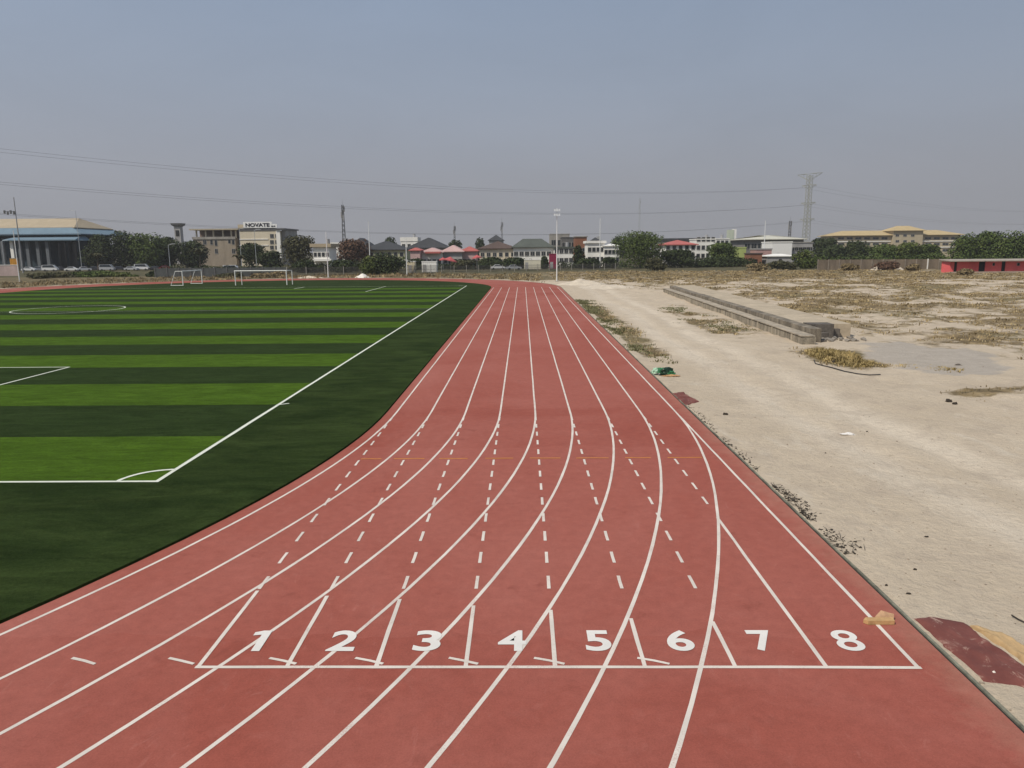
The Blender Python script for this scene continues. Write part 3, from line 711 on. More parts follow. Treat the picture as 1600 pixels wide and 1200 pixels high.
sg = thing('roof_sign', 'white board with dark capital letters NOVATE standing on the office roof', 'sign', (at(407,356,Y-3).x, Y-3.2, at(407,356.6,Y-3).z))
A = at(381,356.4,Y-3); B = at(425,346.5,Y-3)
MB().box(A.x, B.x, Y-3.5, Y-3.1, A.z, B.z).build('board', mat('sign white', (.80,.80,.78), .6, .04), sg)
B2 = at(433,350,Y-3); MB().box(B.x+.01, B2.x, Y-3.45, Y-3.12, A.z, B2.z).build('board', MC['sign white'], sg)
mm = text_mesh('NOVATE', (B.z-A.z)*.62, (B.x-A.x)*.84, .035, .04); mm.transform(Matrix.Rotation(math.pi/2, 4, 'X'))
mm.materials.append(mat('sign letter navy', (.02,.02,.03), .6)); o = bpy.data.objects.new('lettering', mm); COL.objects.link(o); o.parent = sg
o.location = Vector((A.x+(B.x-A.x)*.08, Y-3.56, A.z+(B.z-A.z)*.18))-sg.location
mb = MB(); mb.box(B.x-.3, B.x+.5, Y-3.58, Y-3.51, A.z+.45, A.z+.9).box(B.x+.7, B.x+1.4, Y-3.53, Y-3.46, A.z+.45, A.z+.9); mb.build('emblem', MC['sign letter navy'], sg)

# houses behind the fence -----------------------------------------------------
HG = 'houses beyond the far fence'
h = house('villa', 'white two storey house with tan flat roof and balcony right of the olive tree', 'house', 489, 514, 232, 9, 386, 381, M_WHITE, M_TAN, (8.0-3.2,), 4, .8, 1.2, .8, HG, flat=True)
MB().box(at(488,406,230).x, at(517,406,230).x, 230.4, 231.99, at(500,408,230).z, at(500,404.5,230).z).build('balcony', M_WHITE, h)
house('villa', 'small white house with white parapet behind the rusty tree', 'house', 517, 545, 270, 9, 382, 379, M_WHITE, M_WHITE, (3.4,6.4), 3, 1., 1.4, .2, HG, flat=True)
house('villa', 'house with plain dark roof right behind the rusty tree', 'house', 546, 577, 292, 12, 386, 372, M_CREAM, M_ROOFD, (4.5,), 3, 1.2, 1.2, .6, HG, inset=2)
house('villa', 'wide low house with slate roof and pale olive walls above the big dark shrub', 'house', 566, 632, 252, 13, 391, 377, W_('pale olive render', (.42,.42,.26)), M_ROOFD, (1.8,4.6), 7, 1.1, 1.2, .7, HG)
house('villa', 'tall house with white parapet behind the slate roofs', 'house', 626, 652, 330, 10, 377, 371, M_WHITE, M_WHITE, (8,), 3, 1.2, 1.4, .2, HG, flat=True)
house('villa', 'large dark hipped roof house, biggest dark roof in the row', 'house', 638, 697, 276, 15, 388, 371.5, M_GREYW, M_ROOFD, (3,), 6, 1.1, 1.2, .8, HG, inset=4.6)
house('villa', 'small house with red roof left of the pink roofed house', 'house', 641, 656, 236, 7, 392, 387, M_PINK, M_REDR, (2.6,), 2, 1, 1.2, .5, HG, inset=.8)
h = house('villa', 'white bungalow with pink roof and red awning', 'house', 659, 690, 240, 9, 395, 387, M_WHITE, M_PINK, (2.2,), 4, 1., 1.4, .7, HG, inset=1.2)
A = at(665,396,239); B = at(689,393,239); MB().box(A.x, B.x, 237.6, 239.98, A.z, B.z-.01).build('awning', M_REDR, h)
house('villa', 'house with large faded pink grey roof, red at its right end', 'house', 692, 722, 244, 11, 394, 383, M_GREYW, M_PINK, (2.3,), 4, 1, 1.3, .8, HG, inset=2.6)
house('villa', 'house with red sheet roof left of the brown roofed house', 'house', 722, 744, 246, 9, 393, 385, M_PINK, M_REDR, (2.2,), 3, 1, 1.3, .7, HG, inset=1.2)
house('villa', 'cream house with broad brown hipped roof', 'house', 749, 806, 262, 13, 389, 377, M_CREAM, M_ROOFB, (1.8,4.2), 6, 1.1, 1.3, .7, HG, inset=3.4)
house('villa', 'distant house with pointed dark roof above the brown roof', 'house', 764, 786, 380, 10, 376, 367, M_GREYW, M_ROOFD, (), 2, 1, 1, .6, HG, inset=3.4)
house('terrace_house', 'long white terrace with grey green roof and a row of windows', 'house', 802, 862, 256, 12, 387, 373, M_WHITE, M_ROOFG, (4.4,), 7, 1.3, 1.3, .7, HG, inset=4)
house('concrete_block', 'unfinished grey concrete block beside the floodlight mast', 'building', 860, 890, 300, 14, 366.5, 366, M_CONC, M_CONC, (8.5,), 3, 1.6, 2.0, .1, HG, flat=True)
house('concrete_block', 'dark concrete frame behind the floodlight mast', 'building', 878, 900, 286, 11, 372, 371, mat('stained concrete', (.13,.125,.12), .9, .3, .6), M_ROOFD, (7.5,), 3, 1.5, 1.8, .1, HG, flat=True)
house('concrete_block', 'concrete tower with brown brick upper storey', 'building', 899, 917, 270, 10, 370.5, 370, M_BRICK, M_CONC, (5.6,), 2, 1, 1.2, .3, HG, flat=True)
house('villa', 'low white house with shaded windows at the foot of the concrete block', 'house', 866, 896, 250, 9, 388, 385.5, M_WHITE, M_ROOFG, (2.2,5.2), 4, 1.1, 1.3, .4, HG, flat=True)
h = house('villa', 'tall white villa with stepped roof left of the massive tree', 'house', 918, 945, 248, 11, 380, 376.5, M_WHITE, M_WHITE, (2.5,5.6), 4, 1, 1.3, .5, HG, flat=True)
A = at(924,375.5,252); B = at(937,371,252); MB().hip(A.x, B.x, 250, 257, A.z, B.z).build('roof_turret', M_ROOFD, h)
house('villa', 'white house wing with sloping roof at the edge of the massive tree', 'house', 944, 968, 246, 10, 385, 381, M_WHITE, M_WHITE, (2.4,4.8), 4, .9, 1.2, .4, HG)
# right of the massive tree
house('warehouse', 'long building with black flat roof behind the red roof', 'building', 1025, 1104, 330, 12, 377, 372.5, M_GREYW, M_ROOFD, (), 2, 1, 1, .3, HG, flat=True)
house('villa', 'white house with bright red hipped roof right of the massive tree', 'house', 1039, 1088, 262, 12, 383, 375, M_WHITE, M_REDR, (3.2,6), 5, 1.1, 1.3, .7, HG)
house('villa', 'white three storey block right of the red roof', 'house', 1088, 1118, 276, 11, 374.5, 374, M_WHITE, M_WHITE, (3,6,9), 4, 1.1, 1.4, .2, HG, flat=True)
house('villa', 'white block with flat roof behind the peaked tree', 'house', 1119, 1139, 300, 11, 373.5, 373, M_WHITE, M_WHITE, (4,8), 3, 1.1, 1.4, .2, HG, flat=True)
Y = 330; root = thing('water_tower', 'pale green and white water tank tower above the white blocks', 'tower', (at(1145,400,Y).x, Y, 0))
MB().box(at(1139,360,Y).x, at(1147,360,Y).x, Y, Y+3.5, -.2, at(1143,359,Y).z).build('shaft', W_('pale green render', (.48,.52,.42)), root)
MB().box(at(1147,360,Y).x+.01, at(1151,360,Y).x, Y+.2, Y+3.3, -.2, at(1149,358,Y).z).build('tank', M_WHITE, root)
root = house('factory_hall', 'wide low hall with shallow white roof left of the pylon', 'building', 1163, 1256, 300, 20, 374.5, 367.5, W_('dusty wall', (.20,.19,.18)), mat('pale roof sheet', (.55,.53,.44), .7), (6.4,), 9, 2., 2.0, 1.2, HG, inset=16)
root = house('box_building', 'blank white box building below the pylon', 'building', 1207, 1238, 268, 12, 379, 377.5, mat('bright white render', (.78,.77,.74), .8, .05), M_WHITE, (2.6,), 4, .7, .9, .15, HG, flat=True)
house('box_building', 'grey annex with flat roof right of the white box building', 'building', 1239, 1270, 272, 10, 379.5, 378.5, M_GREYW, M_CONC, (2.5,5.2), 5, 1.3, 1.1, .2, HG, flat=True)
house('shed', 'low shed with white sloping roof at the foot of the white box building', 'shed', 1199, 1240, 240, 6, 401, 396.5, M_GREYW, M_WHITE, (), 2, 1, 1, .4, HG)
house('shed', 'low lime green wall building right of the peaked tree', 'shed', 1139, 1166, 262, 8, 388, 386, M_LIME, M_LIME, (), 2, 1, 1, .1, HG, flat=True)
house('shed', 'orange brown shed by the white lamp mast', 'shed', 1172, 1191, 240, 6, 397, 395.5, M_BRICK, M_ROOFB, (), 2, 1, 1, .2, HG, flat=True)
house('shed', 'pink walled shed left of the white box building', 'shed', 1182, 1206, 256, 7, 390, 388, W_('dusty pink render', (.42,.26,.24)), M_GREYW, (1.6,), 3, .9, 1., .2, HG, flat=True)
# long ochre block at right
Y = 425
root = thing('school_block', 'long ochre three storey block with raised centre roof at the right', 'building', (at(1405,400,Y).x, Y+10, 0))
xa, xb = at(1306,380,Y).x, at(1500,380,Y).x; ze = at(1400,368,Y).z
MB().box(xa, xb, Y, Y+22, -.2, ze).build('wall', W_('pale ochre render', (.46,.39,.27)), root)
MB().hip(xa-1.5, xb+1.5, Y-1.5, Y+23.5, ze+.3, at(1400,360,Y+11).z, 9).build('roof', W_('ochre roof', (.47,.36,.19)), root)
x0, x1 = at(1394,360,Y).x, at(1440,360,Y).x
MB().box(x0, x1, Y-2, Y+12, -.2, at(1410,361,Y).z).build('centre_bay', W_('pale ochre render', ()), root)
MB().hip(x0-1.2, x1+1.2, Y-3.2, Y+13, at(1410,361,Y).z+.3, at(1410,353,Y+5).z, 6).build('roof', W_('ochre roof', ()), root)
for r_, py in enumerate((372.5, 381.5, 391)):
    for i in range(14):
        px = 1314+i*13.6
        if 1388 < px < 1446: continue
        pwin(root, px-4.6, px+4.6, py-1.7, py+1.5, Y)
for px in (1402, 1414, 1426):
    for py in (368, 377, 387): pwin(root, px-2.6, px+2.6, py-1.6, py+1.4, Y-2)
for py in (377, 386.5):
    MB().box(xa-.3, x0-.4, Y-.35, Y-.003, at(1350,py+1,Y).z, at(1350,py-.4,Y).z).build('ledge', M_WHITE, root)
    MB().box(x1+.4, xb+.3, Y-.35, Y-.003, at(1470,py-.6+1,Y).z, at(1470,py-1.,Y).z).build('ledge', M_WHITE, root)
# red building ------------------------------------------------------------------
Y = 158
root = thing('changing_rooms', 'long low red building with black doorways and pale roof edge at the right picture edge', 'building', (at(1550,420,Y).x, Y+1.6, 0))
xa, xb = at(1484,420,Y).x, at(1720,420,Y).x; zt = at(1540,408.5,Y).z; dps = [(1491,1495.5),(1529.5,1539.5),(1565,1571),(1604,1612),(1650,1656)]
mb = MB(); cur = xa
for p0, p1 in dps:
    a0, a1 = at(p0,415,Y).x, at(p1,415,Y).x; mb.box(cur, a0, Y, Y+.2, -.2, zt); cur = a1
mb.box(cur, xb, Y, Y+.2, -.2, zt); mb.box(xa, xa+.2, Y+.2, Y+3, -.2, zt).box(xb-.2, xb, Y+.2, Y+3, -.2, zt).box(xa, xb, Y+3, Y+3.2, -.2, zt); mb.build('wall', M_RED, root)
for p0, p1 in dps:
    a0, a1 = at(p0,415,Y).x, at(p1,415,Y).x; MB().box(a0+.01, a1-.01, Y+.12, Y+.19, -.1, zt-.05).build('door', M_DARK, root)
mb = MB(); mb.add([(xa-.6,Y-1.2,zt+.02),(xb+.6,Y-1.2,zt+.02),(xb+.6,Y+3.6,zt+.3),(xa-.4,Y+3.6,zt+.3),(xa-.6,Y-1.2,zt+.22),(xb+.6,Y-1.2,zt+.22),(xb+.6,Y+3.6,zt+.48),(xa-.4,Y+3.6,zt+.48)],
   [(3,2,1,0),(4,5,6,7),(0,1,5,4),(1,2,6,5),(2,3,7,6),(3,0,4,7)]); mb.build('roof', mat('dusty roof sheet', (.36,.31,.26), .8, .25), root)
for p0, p1 in ((1551,1554),(1589,1593)): pwin(root, p0, p1, 411, 415, Y, pane=M_DARK)
MB().box(xa-.05, xb, Y-.25, Y-.003, -.2, .35).build('plinth', mat('dusty plinth', (.42,.33,.26), .9), root)

# fences and walls ----------------------------------------------------------------
def mesh_fence(label, pA, pB, h, step, gap, parent_name='mesh_fence', panel_mat=None, post=None, solid=0):
    A, B = Vector(pA), Vector(pB); L = (B-A).length; d = (B-A)/L; root = thing(parent_name, label, 'fence', ((A.x+B.x)/2, (A.y+B.y)/2, 0), 'fences beyond the track')
    n = int(L/step)
    for i in range(n+1):
        p = A+d*step*i; MB().box(p.x-.07, p.x+.07, p.y-.07, p.y+.07, -.2, h+.25).build('post', post or M_CONC, root)
    mb = MB()
    k = int(L/gap)
    for i in range(k):
        p = A+d*gap*(i+.5); mb.box(p.x-.014, p.x+.014, p.y+.075, p.y+.10, .05, h)
    for z in (.1, h*.5, h): 
        q0, q1 = A, B; mb.add([(A.x,A.y+.11,z-.03),(B.x,B.y+.11,z-.03),(B.x,B.y+.11,z+.03),(A.x,A.y+.11,z+.03),(A.x,A.y+.14,z-.03),(B.x,B.y+.14,z-.03),(B.x,B.y+.14,z+.03),(A.x,A.y+.14,z+.03)],
           [(0,1,2,3),(7,6,5,4),(3,2,6,7),(4,5,1,0)])
    mb.build('mesh_panel', panel_mat or M_CHAIN, root); return root
f0 = at(690,420,196); f1 = at(972,420,214)
mesh_fence('dark mesh fence with concrete posts behind the straggling grass in the middle', (f0.x,196,0), (f1.x,214,0), 1.6, 3.4, .11)
A = at(690,420,193); B = at(448,420,176)
mesh_fence('dark mesh fence from the big goal to the shrubs', (B.x,176,0), (A.x,193,0), 1.9, 4.5, .09)
A = at(245,420,178); B = at(446,420,176)
root = thing('boundary_wall', 'dark grey boundary wall behind the two goals', 'wall', ((A.x+B.x)/2, 177, 0))
MB().box(A.x, B.x, 177, 177.25, -.2, at(340,418.5,177).z).build('panel', mat('dark block wall', (.075,.08,.08), .9, .35, .8), root)
k = 11
for i in range(k+1):
    X = A.x+(B.x-A.x)*i/k; MB().box(X-.16, X+.16, 176.9, 176.997, -.2, at(340,417.5,177).z).build('post', mat('dark post', (.10,.10,.10), .9, .3), root)
A = at(1278,410,192); B = at(1485,410,186); zt = at(1375,405.5,188).z
root = thing('boundary_wall', 'weathered brown block wall in front of the trees at the right', 'wall', ((A.x+B.x)/2, 189, 0))
ang = math.atan2(-6, B.x-A.x); mb = MB()
mb.add([(A.x,192,-.2),(B.x,186,-.2),(B.x,186.25,-.2),(A.x,192.25,-.2),(A.x,192,zt),(B.x,186,zt),(B.x,186.25,zt),(A.x,192.25,zt)], [(3,2,1,0),(4,5,6,7),(0,1,5,4),(1,2,6,5),(2,3,7,6),(3,0,4,7)])
mb.build('panel', mat('brown block wall', (.165,.13,.095), .95, .5, .7, streak=True), root)
for i in range(13):
    t = i/12; X = A.x+(B.x-A.x)*t; yb = 192-6*t; MB().box(X-.12, X+.12, yb-.14, yb+.006, -.2, zt+.1).build('post', M_WHITE if i == 10 else mat('brown post', (.24,.20,.16), .9, .3), root)
A = at(-20,400,205); B = at(44,400,205)
root = thing('boundary_wall', 'pinkish low wall behind the leaning mast at the far left', 'wall', ((A.x+B.x)/2, 200, 0))
MB().box(A.x-8, B.x, 200, 200.3, -.2, at(20,414.5,200).z).build('panel', W_('dusty pink wall', (.40,.31,.29), .3), root)
MB().box(A.x-8.1, B.x+.1, 199.9, 200.4, at(20,414.5,200).z+.003, at(20,413.7,200).z).build('coping', M_WHITE, root)

# masts and lamp posts -----------------------------------------------------------
def flood(label, px, pyb, pyt, Y, r=.12, head=True, group='floodlight masts round the track', mat_=None, lamps=6):
    Bp = at(px, pyb, Y); T = at(px, pyt, Y); h = T.z; X = Bp.x
    root = thing('floodlight_mast', label, 'floodlight', (X, Y, 0), group)
    MB().tube((X,Y,-.2), (X,Y,h), r*1.25, r*.7, 10).build('pole', mat_ or M_POLEW, root)
    MB().box(X-.3, X+.3, Y-.3, Y+.3, -.15, .12).build('footing', M_CONC, root)
    if head:
        mb = MB(); mb.box(X-.6, X+.6, Y-.05, Y+.05, h-.35, h-.27).box(X-.6, X+.6, Y-.05, Y+.05, h-1.15, h-1.07)
        mb.build('lamp_frame', M_STEEL, root)
        for i in range(lamps):
            cx = X-.4+.4*(i % 3); cz = h-.25-.8*(i//3)
            mb = MB(); mb.add([(cx-.15,Y-.45,cz-.33),(cx+.15,Y-.45,cz-.33),(cx+.15,Y-.32,cz+.06),(cx-.15,Y-.32,cz+.06),(cx-.09,Y-.06,cz-.25),(cx+.09,Y-.06,cz-.25),(cx+.09,Y-.08,cz+.05),(cx-.09,Y-.08,cz+.05)],
                [(3,2,1,0),(4,5,6,7),(0,1,5,4),(1,2,6,5),(2,3,7,6),(3,0,4,7)])
            mb.build('lamp', mat('lamp housing', (.50,.52,.53), .5), root)
    return root
flood('tall white floodlight mast at the far right corner of the track', 870, 440, 325, 133, .085)
flood('faint white mast behind the fence, right of the tallest floodlight', 937, 415, 341, 226, .13, head=False)
flood('white floodlight mast right of the big goal', 513, 434, 362, 163, .10, head=False)
flood('pale mast in front of the wide slate roof', 578, 404, 346, 225, .13, head=False)
flood('white mast next to the yellowish container', 636, 430, 372, 176, .10, head=False)
flood('distant white mast left of the white box building', 1193, 407, 345, 262, .15, head=False)
flood('white mast at the left corner of the track', 31, 441, 360, 152, .09, head=False)
root = flood('tall dark mast with a side bracket of lamps at the far left', 35, 417, 308, 228, .17, head=False, mat_=mat('weathered mast steel', (.30,.30,.30), .6))
h = at(35,330,228); 
X = root.location.x
MB().box(X-3.6, X, 227.95, 228.05, h.z-.05, h.z+.05).build('bracket', M_POLED, root)
for i in range(4): MB().box(X-3.5+i*.95, X-3.0+i*.95, 227.7, 227.949, h.z-.75-.25*(i % 2), h.z+.3-.25*(i % 2)).build('lamp', M_POLED, root)
def lamp_post(label, px, pyb, pyt, Y, side=1):
    B = at(px, pyb, Y); T = at(px, pyt, Y); X = B.x
    root = thing('street_lamp', label, 'street lamp', (X, Y, 0), 'street lamps along the road')
    MB().tube((X,Y,-.1), (X,Y,T.z), .11, .07, 8).build('pole', M_STEEL, root)
    mb = MB(); mb.path([(X,Y,T.z-.05),(X+side*.5,Y,T.z+.25),(X+side*1.5,Y,T.z+.35)], .05, 6); mb.build('arm', M_STEEL, root)
    MB().box(X+side*1.35, X+side*2.1, Y-.14, Y+.14, T.z+.27, T.z+.40).build('lamp_head', mat('lamp housing', ()), root)
for q in (('street lamp in front of the blue hall',6,404,377,236,1),('street lamp between the dark trees and the small goal',266,418,383,214,1),('street lamp rising behind the dark trees',127,411,330,255,-1),
          ('street lamp before the office recess',378,418,358,230,1),('street lamp before the cream office block',401,415,360,236,1),('street lamp left of the small palm between dark trees',1068,410,394,230,1)): lamp_post(*q)
def lattice(label, px, pyt, Y, w0, w1, name='telecom_mast', cat='mast', m_=None, drum=True, group='telecom masts on the skyline'):
    T = at(px, pyt, Y); X, h = T.x, T.z; root = thing(name, label, cat, (X, Y, 0), group); mb = MB()
    L = int(h/(w0*1.6))+3
    def c(i, t): w = w0+(w1-w0)*t; sx_, sy_ = ((-1,-1),(1,-1),(1,1),(-1,1))[i % 4]; return Vector((X+sx_*w/2, Y+sy_*w/2, h*t))
    for i in range(4):
        for k in range(L):
            t0, t1 = k/L, (k+1)/L; mb.tube(c(i,t0), c(i,t1), .09, .09, 4); mb.tube(c(i,t0), c(i+1,t1), .055, .055, 4); mb.tube(c(i+1,t0), c(i,t1), .055, .055, 4)
    mb.build('lattice', m_ or M_POLED, root)
    mb = MB(); mb.tube((X,Y,h), (X,Y,h*1.06+1), .05, .03, 5); mb.build('spike', m_ or M_POLED, root)
    if drum:
        for i in range(4):
            an = i*1.57+.4; zz = h*(.93-.05*i); MB().box(X+math.cos(an)*w1-.2, X+math.cos(an)*w1+.2, Y+math.sin(an)*w1-.15, Y+math.sin(an)*w1+.15, zz-1.2, zz+1.2).build('antenna', M_GREYW, root)
    return root
lattice('dark lattice mast above the rusty tree', 535, 320, 330, 1.5, .7)
lattice('thin mast above the pink grey roof', 710, 353, 420, 1.1, .6)
lattice('thin mast with panel above the brown roof', 784, 347, 420, 1.2, .6)
lattice('short mast with panels left of the pylon', 1235, 345, 400, 1.3, .9)
lattice('very faint tall mast behind the massive tree', 1000, 309, 900, 2.0, 1.2, m_=M_STEEL)

# pylon and power lines ------------------------------------------------------------
PX, PY = 162.0, 430.0; LEV = (39.2, 29.6, 20.6); TOPZ = 46.6
DIR = Vector((320, 207, 0)).normalized(); NRM = Vector((-DIR.y, DIR.x, 0))
M_PYL = mat('pylon steel', (.33,.33,.27), .6, .15, .3)
pyl = thing('pylon', 'tall lattice power pylon with cross arms standing behind the white box building', 'pylon', (PX, PY, 0), 'power pylons')
mb = MB()
def pw(z): return 3.4-(3.4-2.3)*min(1, z/30) if z < 40 else 2.3
L = 22
def pc(i, z):
    w = pw(z)/2; sx_, sy_ = ((-1,-1),(1,-1),(1,1),(-1,1))[i % 4]; return Vector((PX,PY,z))+DIR*sx_*w+NRM*sy_*w
for i in range(4):
    for k in range(L):
        z0, z1 = 46*k/L, 46*(k+1)/L
        mb.tube(pc(i,z0), pc(i,z1), .13, .13, 4); mb.tube(pc(i,z0), pc(i+1,z1), .07, .07, 4); mb.tube(pc(i+1,z0), pc(i,z1), .07, .07, 4)
mb.build('tower_body', M_PYL, pyl)
def arm(z, L_, rise):
    mb = MB()
    for sg_ in (-1, 1):
        tip = Vector((PX,PY,z))+NRM*sg_*L_
        for s2 in (-1, 1):
            mb.tube(Vector((PX,PY,z))+DIR*s2*1.1+NRM*sg_*1.1, tip, .12, .09, 4); mb.tube(Vector((PX,PY,z-rise))+DIR*s2*1.1+NRM*sg_*1.1, tip, .10, .08, 4)
            mb.tube(Vector((PX,PY,z-rise*.5))+DIR*s2*1.1*.5+NRM*sg_*L_*.5, Vector((PX,PY,z))+NRM*sg_*L_*.5, .06, .06, 4)
    mb.build('cross_arm', M_PYL, pyl)
arm(TOPZ, 8.2, 3.2)
for z in LEV: arm(z+1.2, 4.6, 1.5)
for z in LEV:
    for sg_ in (-1, 1):
        p = Vector((PX,PY,z+1.2))+NRM*sg_*4.6; MB().tube(p, p-Vector((0,0,1.2)), .10, .10, 6).build('insulator', M_GREYW, pyl)
SPAN = 1.1; S_ = 381*SPAN
for t in (-SPAN, SPAN):
    q = copy_tree(pyl); q.location = Vector((PX,PY,0))+DIR*S_*(1 if t > 0 else -1)
    q['label'] = 'lattice power pylon beyond the right picture edge' if t > 0 else 'lattice power pylon beyond the left picture edge'
M_WIRE = mat('aluminium conductor', (.10,.10,.105), .6, .05)
nm = {0:'highest', 1:'middle', 2:'lowest'}
for li, z in enumerate(LEV):
    for sg_ in (-1, 1):
        mb = MB()
        for dirn in (-1, 1):
            p0 = Vector((PX,PY,z))+NRM*sg_*4.6; p1 = p0+DIR*dirn*S_; pts = []
            for i in range(41):
                t = i/40; p = p0.lerp(p1, t); p.z -= (8.6 if li == 0 else 8.4)*4*t*(1-t); pts.append(p)
            mb.path(pts, .030, 4)
        o = mb.build('power_line', M_WIRE); center(o)
        tag(o, '%s pair of sagging power lines, the %s wire of it' % (nm[li], 'farther' if sg_ > 0 else 'nearer'), 'power line', 'power lines across the sky')

# ---------------------------------------------------------------- goals
M_GOAL = mat('goal white', (.78,.78,.74), .5, .06, 2)
A = gp(371,446); B = gp(446.3,446); yb = (A.y+B.y)/2; gh = 2.5; r = .085
goal = thing('football_goal', 'large white box shaped goal standing face on at the far end', 'goal', ((A.x+B.x)/2, yb, .045))
dx = 1.35; dy = 2.0
for X in (A.x, B.x): MB().tube((X,yb,.04), (X,yb,gh), r, r, 8).build('post', M_GOAL, goal)
MB().tube((A.x-r,yb,gh), (B.x+r,yb,gh), r, r, 8).build('crossbar', M_GOAL, goal)
for X in (A.x, B.x): MB().tube((X+.35,yb+dy,.04), (X+.35,yb+dy,gh), r*.8, r*.8, 8).build('rear_post', M_GOAL, goal)
MB().tube((A.x+.35,yb+dy,gh), (B.x+.35,yb+dy,gh), .04, .04, 8).build('rear_bar', M_STEEL, goal)
for X in (A.x, B.x): MB().tube((X,yb,gh), (X+.35,yb+dy,gh), .05, .05, 8).build('side_bar', M_GOAL, goal)
P = gp(287.5,446.5); Q = gp(315,443.4); xg = (P.x+Q.x)/2
goal = thing('football_goal', 'white portable goal turned side on, with sloping back stays', 'goal', (xg, (P.y+Q.y)/2, .045))
MB().tube((xg,P.y,gh), (xg,Q.y,gh), r, r, 8).build('crossbar', M_GOAL, goal)
for yy_ in (P.y, Q.y):
    MB().tube((xg,yy_,.04), (xg,yy_,gh+.05), r, r, 8).build('post', M_GOAL, goal)
    MB().tube((xg-1.2,yy_,gh), (xg,yy_,gh), .05, .05, 8).build('top_bar', M_GOAL, goal)
    MB().tube((xg-2.15,yy_,.05), (xg-1.2,yy_,gh), .05, .05, 8).build('back_stay', M_GOAL, goal)
    MB().tube((xg-2.15,yy_,.07), (xg,yy_,.07), .05, .05, 8).build('ground_bar', M_GOAL, goal)

# ---------------------------------------------------------------- cars and small town things
M_TYRE = mat('tyre rubber', (.02,.02,.02), .8)
def car(label, px, Y, paint, kind='saloon', rz=0., group='cars parked along the road', name='parked_car', cat='car'):
    X = at(px, 415, Y).x; root = thing(name, label, cat, (X, Y, 0), group); cs, sn = math.cos(rz), math.sin(rz)
    def T(vs): return [(X+x*cs-y*sn, Y+x*sn+y*cs, z) for x, y, z in vs]
    prof = {'saloon': [(-2.2,.35),(-2.2,.85),(-1.7,.95),(-1.15,1.0),(1.0,1.0),(2.05,.85),(2.2,.6),(2.2,.35)],
            'bus': [(-2.4,.4),(-2.4,1.2),(-2.3,1.25),(-1,1.25),(1.6,1.2),(2.3,1.0),(2.4,.7),(2.4,.4)]}[kind]
    cab = {'saloon': [(-1.45,.99),(-.95,1.45),(.45,1.47),(1.15,.99)], 'bus': [(-2.35,1.24),(-2.25,2.1),(1.2,2.15),(2.0,1.15)]}[kind]
    def ext(pr, w, w2=None):
        n_ = len(pr); w2 = w2 or w; vs = [(x,-w if z < pr[0][1]+.05 else -w2,z) for x,z in pr]+[(x,w if z < pr[0][1]+.05 else w2,z) for x,z in pr]
        return T(vs), [tuple(range(n_-1,-1,-1)), tuple(range(n_,2*n_))]+[(i,(i+1) % n_,(i+1) % n_+n_,i+n_) for i in range(n_)]
    mb = MB(); mb.add(*ext(prof, .86)); mb.add(*ext([(x*.9, z+.02) if 0 else (x,z) for x,z in cab], .80, .66)); mb.build('body', paint, root)
    gl = [(x*.93+.0, z-(.06 if z > 1.2 else -.04)) for x, z in cab]; mb = MB(); mb.add(*ext(gl, .815, .69)); mb.build('window', M_GLASS, root)
    for x in (-1.35, 1.35):
        for s2 in (-1, 1): 
            p, q = T([(x, s2*.68, .32), (x, s2*.88, .32)]); MB().tube(p, q, .32, .32, 12).build('wheel', M_TYRE, root)
    return root
PW = mat('car paint white', (.72,.72,.72), .3, .03); PS = mat('car paint silver', (.40,.41,.43), .3, .03); PD = mat('car paint dark', (.04,.04,.05), .3, .03); PR_ = mat('car paint red', (.35,.04,.04), .3, .03)
cl = [(4,214,PW,'bus',0,'white van at the left picture edge'),(45,216,PW,'saloon',.1,'white car just right of the leaning mast'),(60,220,PS,'saloon',.5,'silver car second from the mast'),
      (78,214,PW,'bus',.15,'white van below the blue hall'),(92,224,PD,'saloon',0,'dark car behind the white van'),(112,212,PW,'saloon',.2,'bright white car below the hall corner'),
      (131,212,PW,'saloon',.6,'small white car left of the grey one'),(148,222,PD,'saloon',.1,'dark car below the first dark tree'),(167,214,PS,'bus',.1,'grey van below the dark trees'),(186,220,PD,'saloon',.2,'dark car between the grey van and the silver car'),
      (205,214,PS,'saloon',.0,'silver car below the middle of the dark trees'),(222,216,PW,'bus',.1,'white van right of the silver car'),(243,216,PD,'saloon',.1,'dark car left of the red car'),(258,214,PR_,'saloon',.3,'faded red car near the small goal'),
      (333,214,PW,'saloon',.2,'white car behind the palm'),(362,212,PW,'bus',.0,'white van between the two goals'),(803,216,PS,'saloon',.1,'silver car behind the mesh fence'),(778,220,PW,'saloon',.1,'white car below the brown roof')]
for px, Y, pt, kd, rz, lab in cl: car(lab, px, Y+(34 if px < 300 else 0), pt, kd, rz)
def cont(label, name, cat, px0, px1, py0, py1, Y, m_, roofm=None, dep=2.4, group=None):
    A = at(px0, py1, Y); B = at(px1, py0, Y); root = thing(name, label, cat, ((A.x+B.x)/2, Y+dep/2, 0), group)
    mb = MB(); k = max(4, int((B.x-A.x)/.5)); w = (B.x-A.x)/k
    mb.box(A.x, B.x, Y, Y+dep, .1, B.z)
    for i in range(k): mb.box(A.x+w*(i+.2), A.x+w*(i+.7), Y-.05, Y-.002, .2, B.z-.1)
    mb.build('body', m_, root)
    MB().box(A.x-.08, B.x+.08, Y-.1, Y+dep+.1, B.z+.003, B.z+.14).build('roof', roofm or M_WHITE, root)
    MB().box(A.x+.3, A.x+1.2, Y-.09, Y-.053, .2, min(2.1, B.z-.2)).build('door', M_GREYW, root); return root
CG = 'cabins and containers along the fence'
cont('yellowish white cabin beside the white mast', 'site_cabin', 'cabin', 636, 648, 409, 416, 190, mat('cream cabin panel', (.66,.58,.40), .7), group=CG)
